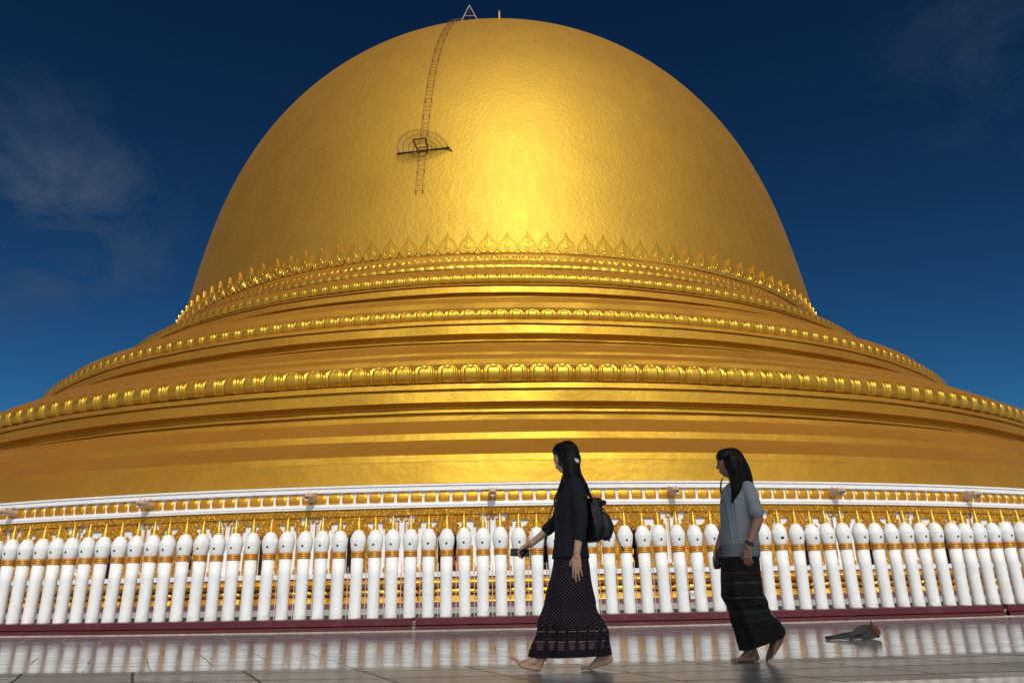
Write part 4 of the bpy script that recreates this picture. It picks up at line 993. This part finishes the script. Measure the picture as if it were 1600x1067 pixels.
# --- dog
DG = (3.52, 7.98, 0)
dg_ = thing('dog', 'thin brown and grey dog asleep on its side on the shiny pavement', 'dog', DG)
b = MB()
b.chain([(3.500, 7.95, .062), (3.545, 8.02, .052), (3.600, 8.08, .066)], [.056, .045, .060])            # hips, waist, ribs
b.chain([(3.490, 7.935, .070), (3.435, 7.90, .060), (3.375, 7.885, .036), (3.285, 7.90, .022)], [.048, .034, .019, .013])
b.chain([(3.285, 7.90, .022), (3.200, 7.885, .016), (3.150, 7.88, .015), (3.115, 7.875, .013)], [.013, .010, .014, .010])
b.chain([(3.490, 7.95, .050), (3.420, 7.97, .044), (3.350, 7.99, .046), (3.255, 8.00, .030), (3.185, 7.99, .020), (3.150, 7.985, .016)], [.042, .026, .016, .011, .013, .009])
b.chain([(3.620, 8.00, .045), (3.560, 7.91, .030), (3.470, 7.865, .018), (3.375, 7.85, .014), (3.340, 7.848, .013)], [.034, .020, .012, .010, .012])
b.chain([(3.645, 8.02, .055), (3.630, 7.925, .030), (3.560, 7.850, .014), (3.500, 7.835, .012)], [.034, .020, .012, .012])
b.chain([(3.620, 8.07, .080), (3.665, 8.02, .082), (3.668, 7.965, .060)], [.050, .042, .044]); b.chain([(3.668, 7.955, .056), (3.650, 7.900, .034), (3.638, 7.872, .026)], [.036, .021, .015])
b.chain([(3.655, 7.995, .108), (3.650, 7.995, .140), (3.644, 7.992, .176)], [.020, .014, .003]); b.chain([(3.690, 7.985, .095), (3.705, 7.985, .120)], [.016, .004])
b.chain([(3.470, 7.99, .045), (3.430, 8.08, .016), (3.380, 8.13, .010), (3.300, 8.15, .008)], [.016, .010, .008, .004])
def dog_mat():
    m, nt, bs = newmat('dog_fur'); t = nt.nodes.new('ShaderNodeTexCoord'); s = nt.nodes.new('ShaderNodeSeparateXYZ'); L(nt, t.outputs['Object'], s.inputs[0])
    nz = math_(nt, 'MULTIPLY', math_(nt, 'SUBTRACT', noise_(nt, t.outputs['Object'], 9., 3), .5), .08)
    f = ramp(nt, math_(nt, 'ADD', s.outputs[0], nz), [(.085, 0.), (.115, 1.)]) ; c = mix(nt, f, (.080, .078, .075), (.17, .075, .037))
    p = ramp(nt, math_(nt, 'MULTIPLY', math_(nt, 'ADD', s.outputs[0], .37), 1.), [(.02, 1.), (.05, 0.)]); c = mix(nt, p, c, (.015, .012, .012))
    L(nt, c, bs.inputs['Base Color']); setp(bs, rough=.8); bump(nt, bs, noise_(nt, coord(nt, 'Object', (1, 1, 1)), 130., 3), .6, .004); return m
b.fused('body', dog_mat(), dg_, .0035, 2, .0015, 40)
m_ = MB(); m_.ell((3.634, 7.860, .026), (.009, .009, .008)); m_.obj('nose', M['black'], dg_, True)

# ------------------------------------------------------------------ hall added unseen behind the camera to shade the pavement
az, el = math.radians(SUN_AZ), math.radians(SUN_EL)
sh = Vector((math.sin(az), -math.cos(az), 0)); LH = 17.0; HZ = LH * math.tan(el)
hc = Vector((CX, CY, 0)) + sh * LH; hr = 39.14
shade_caster = thing('sunshade', 'unseen high open canopy on columns behind the camera that shades the pavement', 'sunshade', tuple(hc + Vector((0, -hr - 3, 0))))
def hseg(prof, a0, a1, name, mat, n):
    V = []
    for k in range(n + 1):
        a = a0 + (a1 - a0) * k / n
        for r, z in prof: V.append((hc.x + r * math.sin(a), hc.y - r * math.cos(a), z))
    m = len(prof); return mobj(name, V, gridF(n + 1, m, False, True) + [tuple(range(m)), tuple(range(n * m, n * m + m))[::-1]], mat, shade_caster)
hseg([(hr, HZ - .25), (hr, HZ), (hr + 3.3, HZ + .6), (hr + 6.6, HZ), (hr + 6.6, HZ - .25)], -.27, .27, 'roof', M['tile'], 60)
for k in range(-3, 3):
    for rr_ in (1.0, 5.6):
        a = (k + .5) * .09; m_ = MB(); V, F = lathe([(.34, 0), (.34, .5), (.26, .6), (.24, HZ - .7), (.34, HZ - .5), (.34, HZ - .2)], 16)
        x_, y_ = hc.x + (hr + rr_) * math.sin(a), hc.y - (hr + rr_) * math.cos(a); m_.add([(x + x_, y + y_, z) for x, y, z in V], F); m_.obj('column', M['shade_caster'], shade_caster, True)

# ------------------------------------------------------------------ sky, sun, camera
W = bpy.data.worlds.new('World'); S.world = W; W.use_nodes = True; nt = W.node_tree; nt.nodes.clear()
out = nt.nodes.new('ShaderNodeOutputWorld'); bg = nt.nodes.new('ShaderNodeBackground'); sky = nt.nodes.new('ShaderNodeTexSky')
sky.sky_type = 'NISHITA'; sky.sun_disc = False; sky.sun_elevation = el; sky.sun_rotation = PI - az; sky.altitude = 1500; sky.air_density = 1.0; sky.dust_density = .2; sky.ozone_density = 4.0
tc = nt.nodes.new('ShaderNodeTexCoord'); D = tc.outputs['Generated']
sx = nt.nodes.new('ShaderNodeSeparateXYZ'); L(nt, D, sx.inputs[0])
g0 = mix(nt, 1.0, sky.outputs[0], (.1, .1, .1), 'MULTIPLY'); gm = nt.nodes.new('ShaderNodeGamma'); L(nt, g0, gm.inputs[0]); gm.inputs[1].default_value = 1.7
c = mix(nt, 1.0, gm.outputs[0], (3.8, 7.3, 6.7), 'MULTIPLY'); c.node.clamp_result = False
# warm glow added to the sky round the sun, fill light for the shaded figures
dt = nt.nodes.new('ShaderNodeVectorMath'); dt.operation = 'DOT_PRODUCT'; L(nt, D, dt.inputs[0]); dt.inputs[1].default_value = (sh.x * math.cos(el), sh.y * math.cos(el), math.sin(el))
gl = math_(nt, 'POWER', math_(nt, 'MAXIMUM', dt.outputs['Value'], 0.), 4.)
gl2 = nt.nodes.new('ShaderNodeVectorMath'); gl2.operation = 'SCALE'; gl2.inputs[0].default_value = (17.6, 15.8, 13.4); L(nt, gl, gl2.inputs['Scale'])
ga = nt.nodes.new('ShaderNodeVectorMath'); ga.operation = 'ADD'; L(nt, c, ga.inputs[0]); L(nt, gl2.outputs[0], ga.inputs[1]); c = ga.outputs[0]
# thin high cloud in two places of the sky
def cloud(dirv, rad, sc_, lo, hi, amt, c, vs=(1, 1, 1.6)):
    d = nt.nodes.new('ShaderNodeVectorMath'); d.operation = 'DISTANCE'; L(nt, D, d.inputs[0]); d.inputs[1].default_value = dirv
    mk = ramp(nt, math_(nt, 'DIVIDE', d.outputs['Value'], rad), [(.25, 1.), (1., 0.)])
    f = ramp(nt, noise_(nt, stretch(nt, D, vs), sc_, 7, .62, .6), [(lo, 0.), (hi, 1.)])
    return mix(nt, math_(nt, 'MULTIPLY', math_(nt, 'MULTIPLY', f, mk), amt), c, CLOUDC)
CLOUDC = (.50, .78, 1.35)
def dirpx(x, y):
    f = 1126.8; p, r = .328148, -.0190263; a, b_ = x - 800, y - 533.5; xi = a * math.cos(r) + b_ * math.sin(r); yi = -a * math.sin(r) + b_ * math.cos(r)
    v = Vector((xi / f, math.cos(p) + yi / f * math.sin(p), math.sin(p) - yi / f * math.cos(p))); return tuple(v.normalized())
c = cloud(dirpx(60, 325), .17, 9., .40, .68, .95, c)
c = cloud(dirpx(1560, 50), .16, 9., .42, .75, .35, c)
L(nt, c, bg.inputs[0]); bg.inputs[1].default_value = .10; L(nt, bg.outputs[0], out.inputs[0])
sl = bpy.data.lights.new('sun', 'SUN'); sl.energy = 2.3; sl.angle = math.radians(.5); sl.color = (1, .95, .86)
so = bpy.data.objects.new('sun', sl); COL.objects.link(so)
sd = Vector((sh.x * math.cos(el), sh.y * math.cos(el), math.sin(el))); so.rotation_euler = sd.to_track_quat('Z', 'Y').to_euler(); so.location = (0, 0, 60)

cam = bpy.data.cameras.new('camera'); co = bpy.data.objects.new('camera', cam); COL.objects.link(co)
pi_, ro = .328148, -.0190263
fwd = Vector((0, math.cos(pi_), math.sin(pi_))); r0 = Vector((1, 0, 0)); u0 = Vector((0, -math.sin(pi_), math.cos(pi_)))
rt = r0 * math.cos(ro) + u0 * math.sin(ro); up = u0 * math.cos(ro) - r0 * math.sin(ro)
co.matrix_world = Matrix((rt, up, -fwd)).transposed().to_4x4() @ Matrix.Identity(4); co.location = (0, 0, .56)
cam.lens = 25.353; cam.sensor_width = 36; cam.clip_end = 8000; cam.clip_start = .05
S.camera = co
S.view_settings.view_transform = 'Standard'; S.view_settings.look = 'None'; S.view_settings.exposure = 0; S.view_settings.gamma = 1
S.render.engine = 'CYCLES'; S.cycles.max_bounces = 6; S.cycles.use_denoising = True
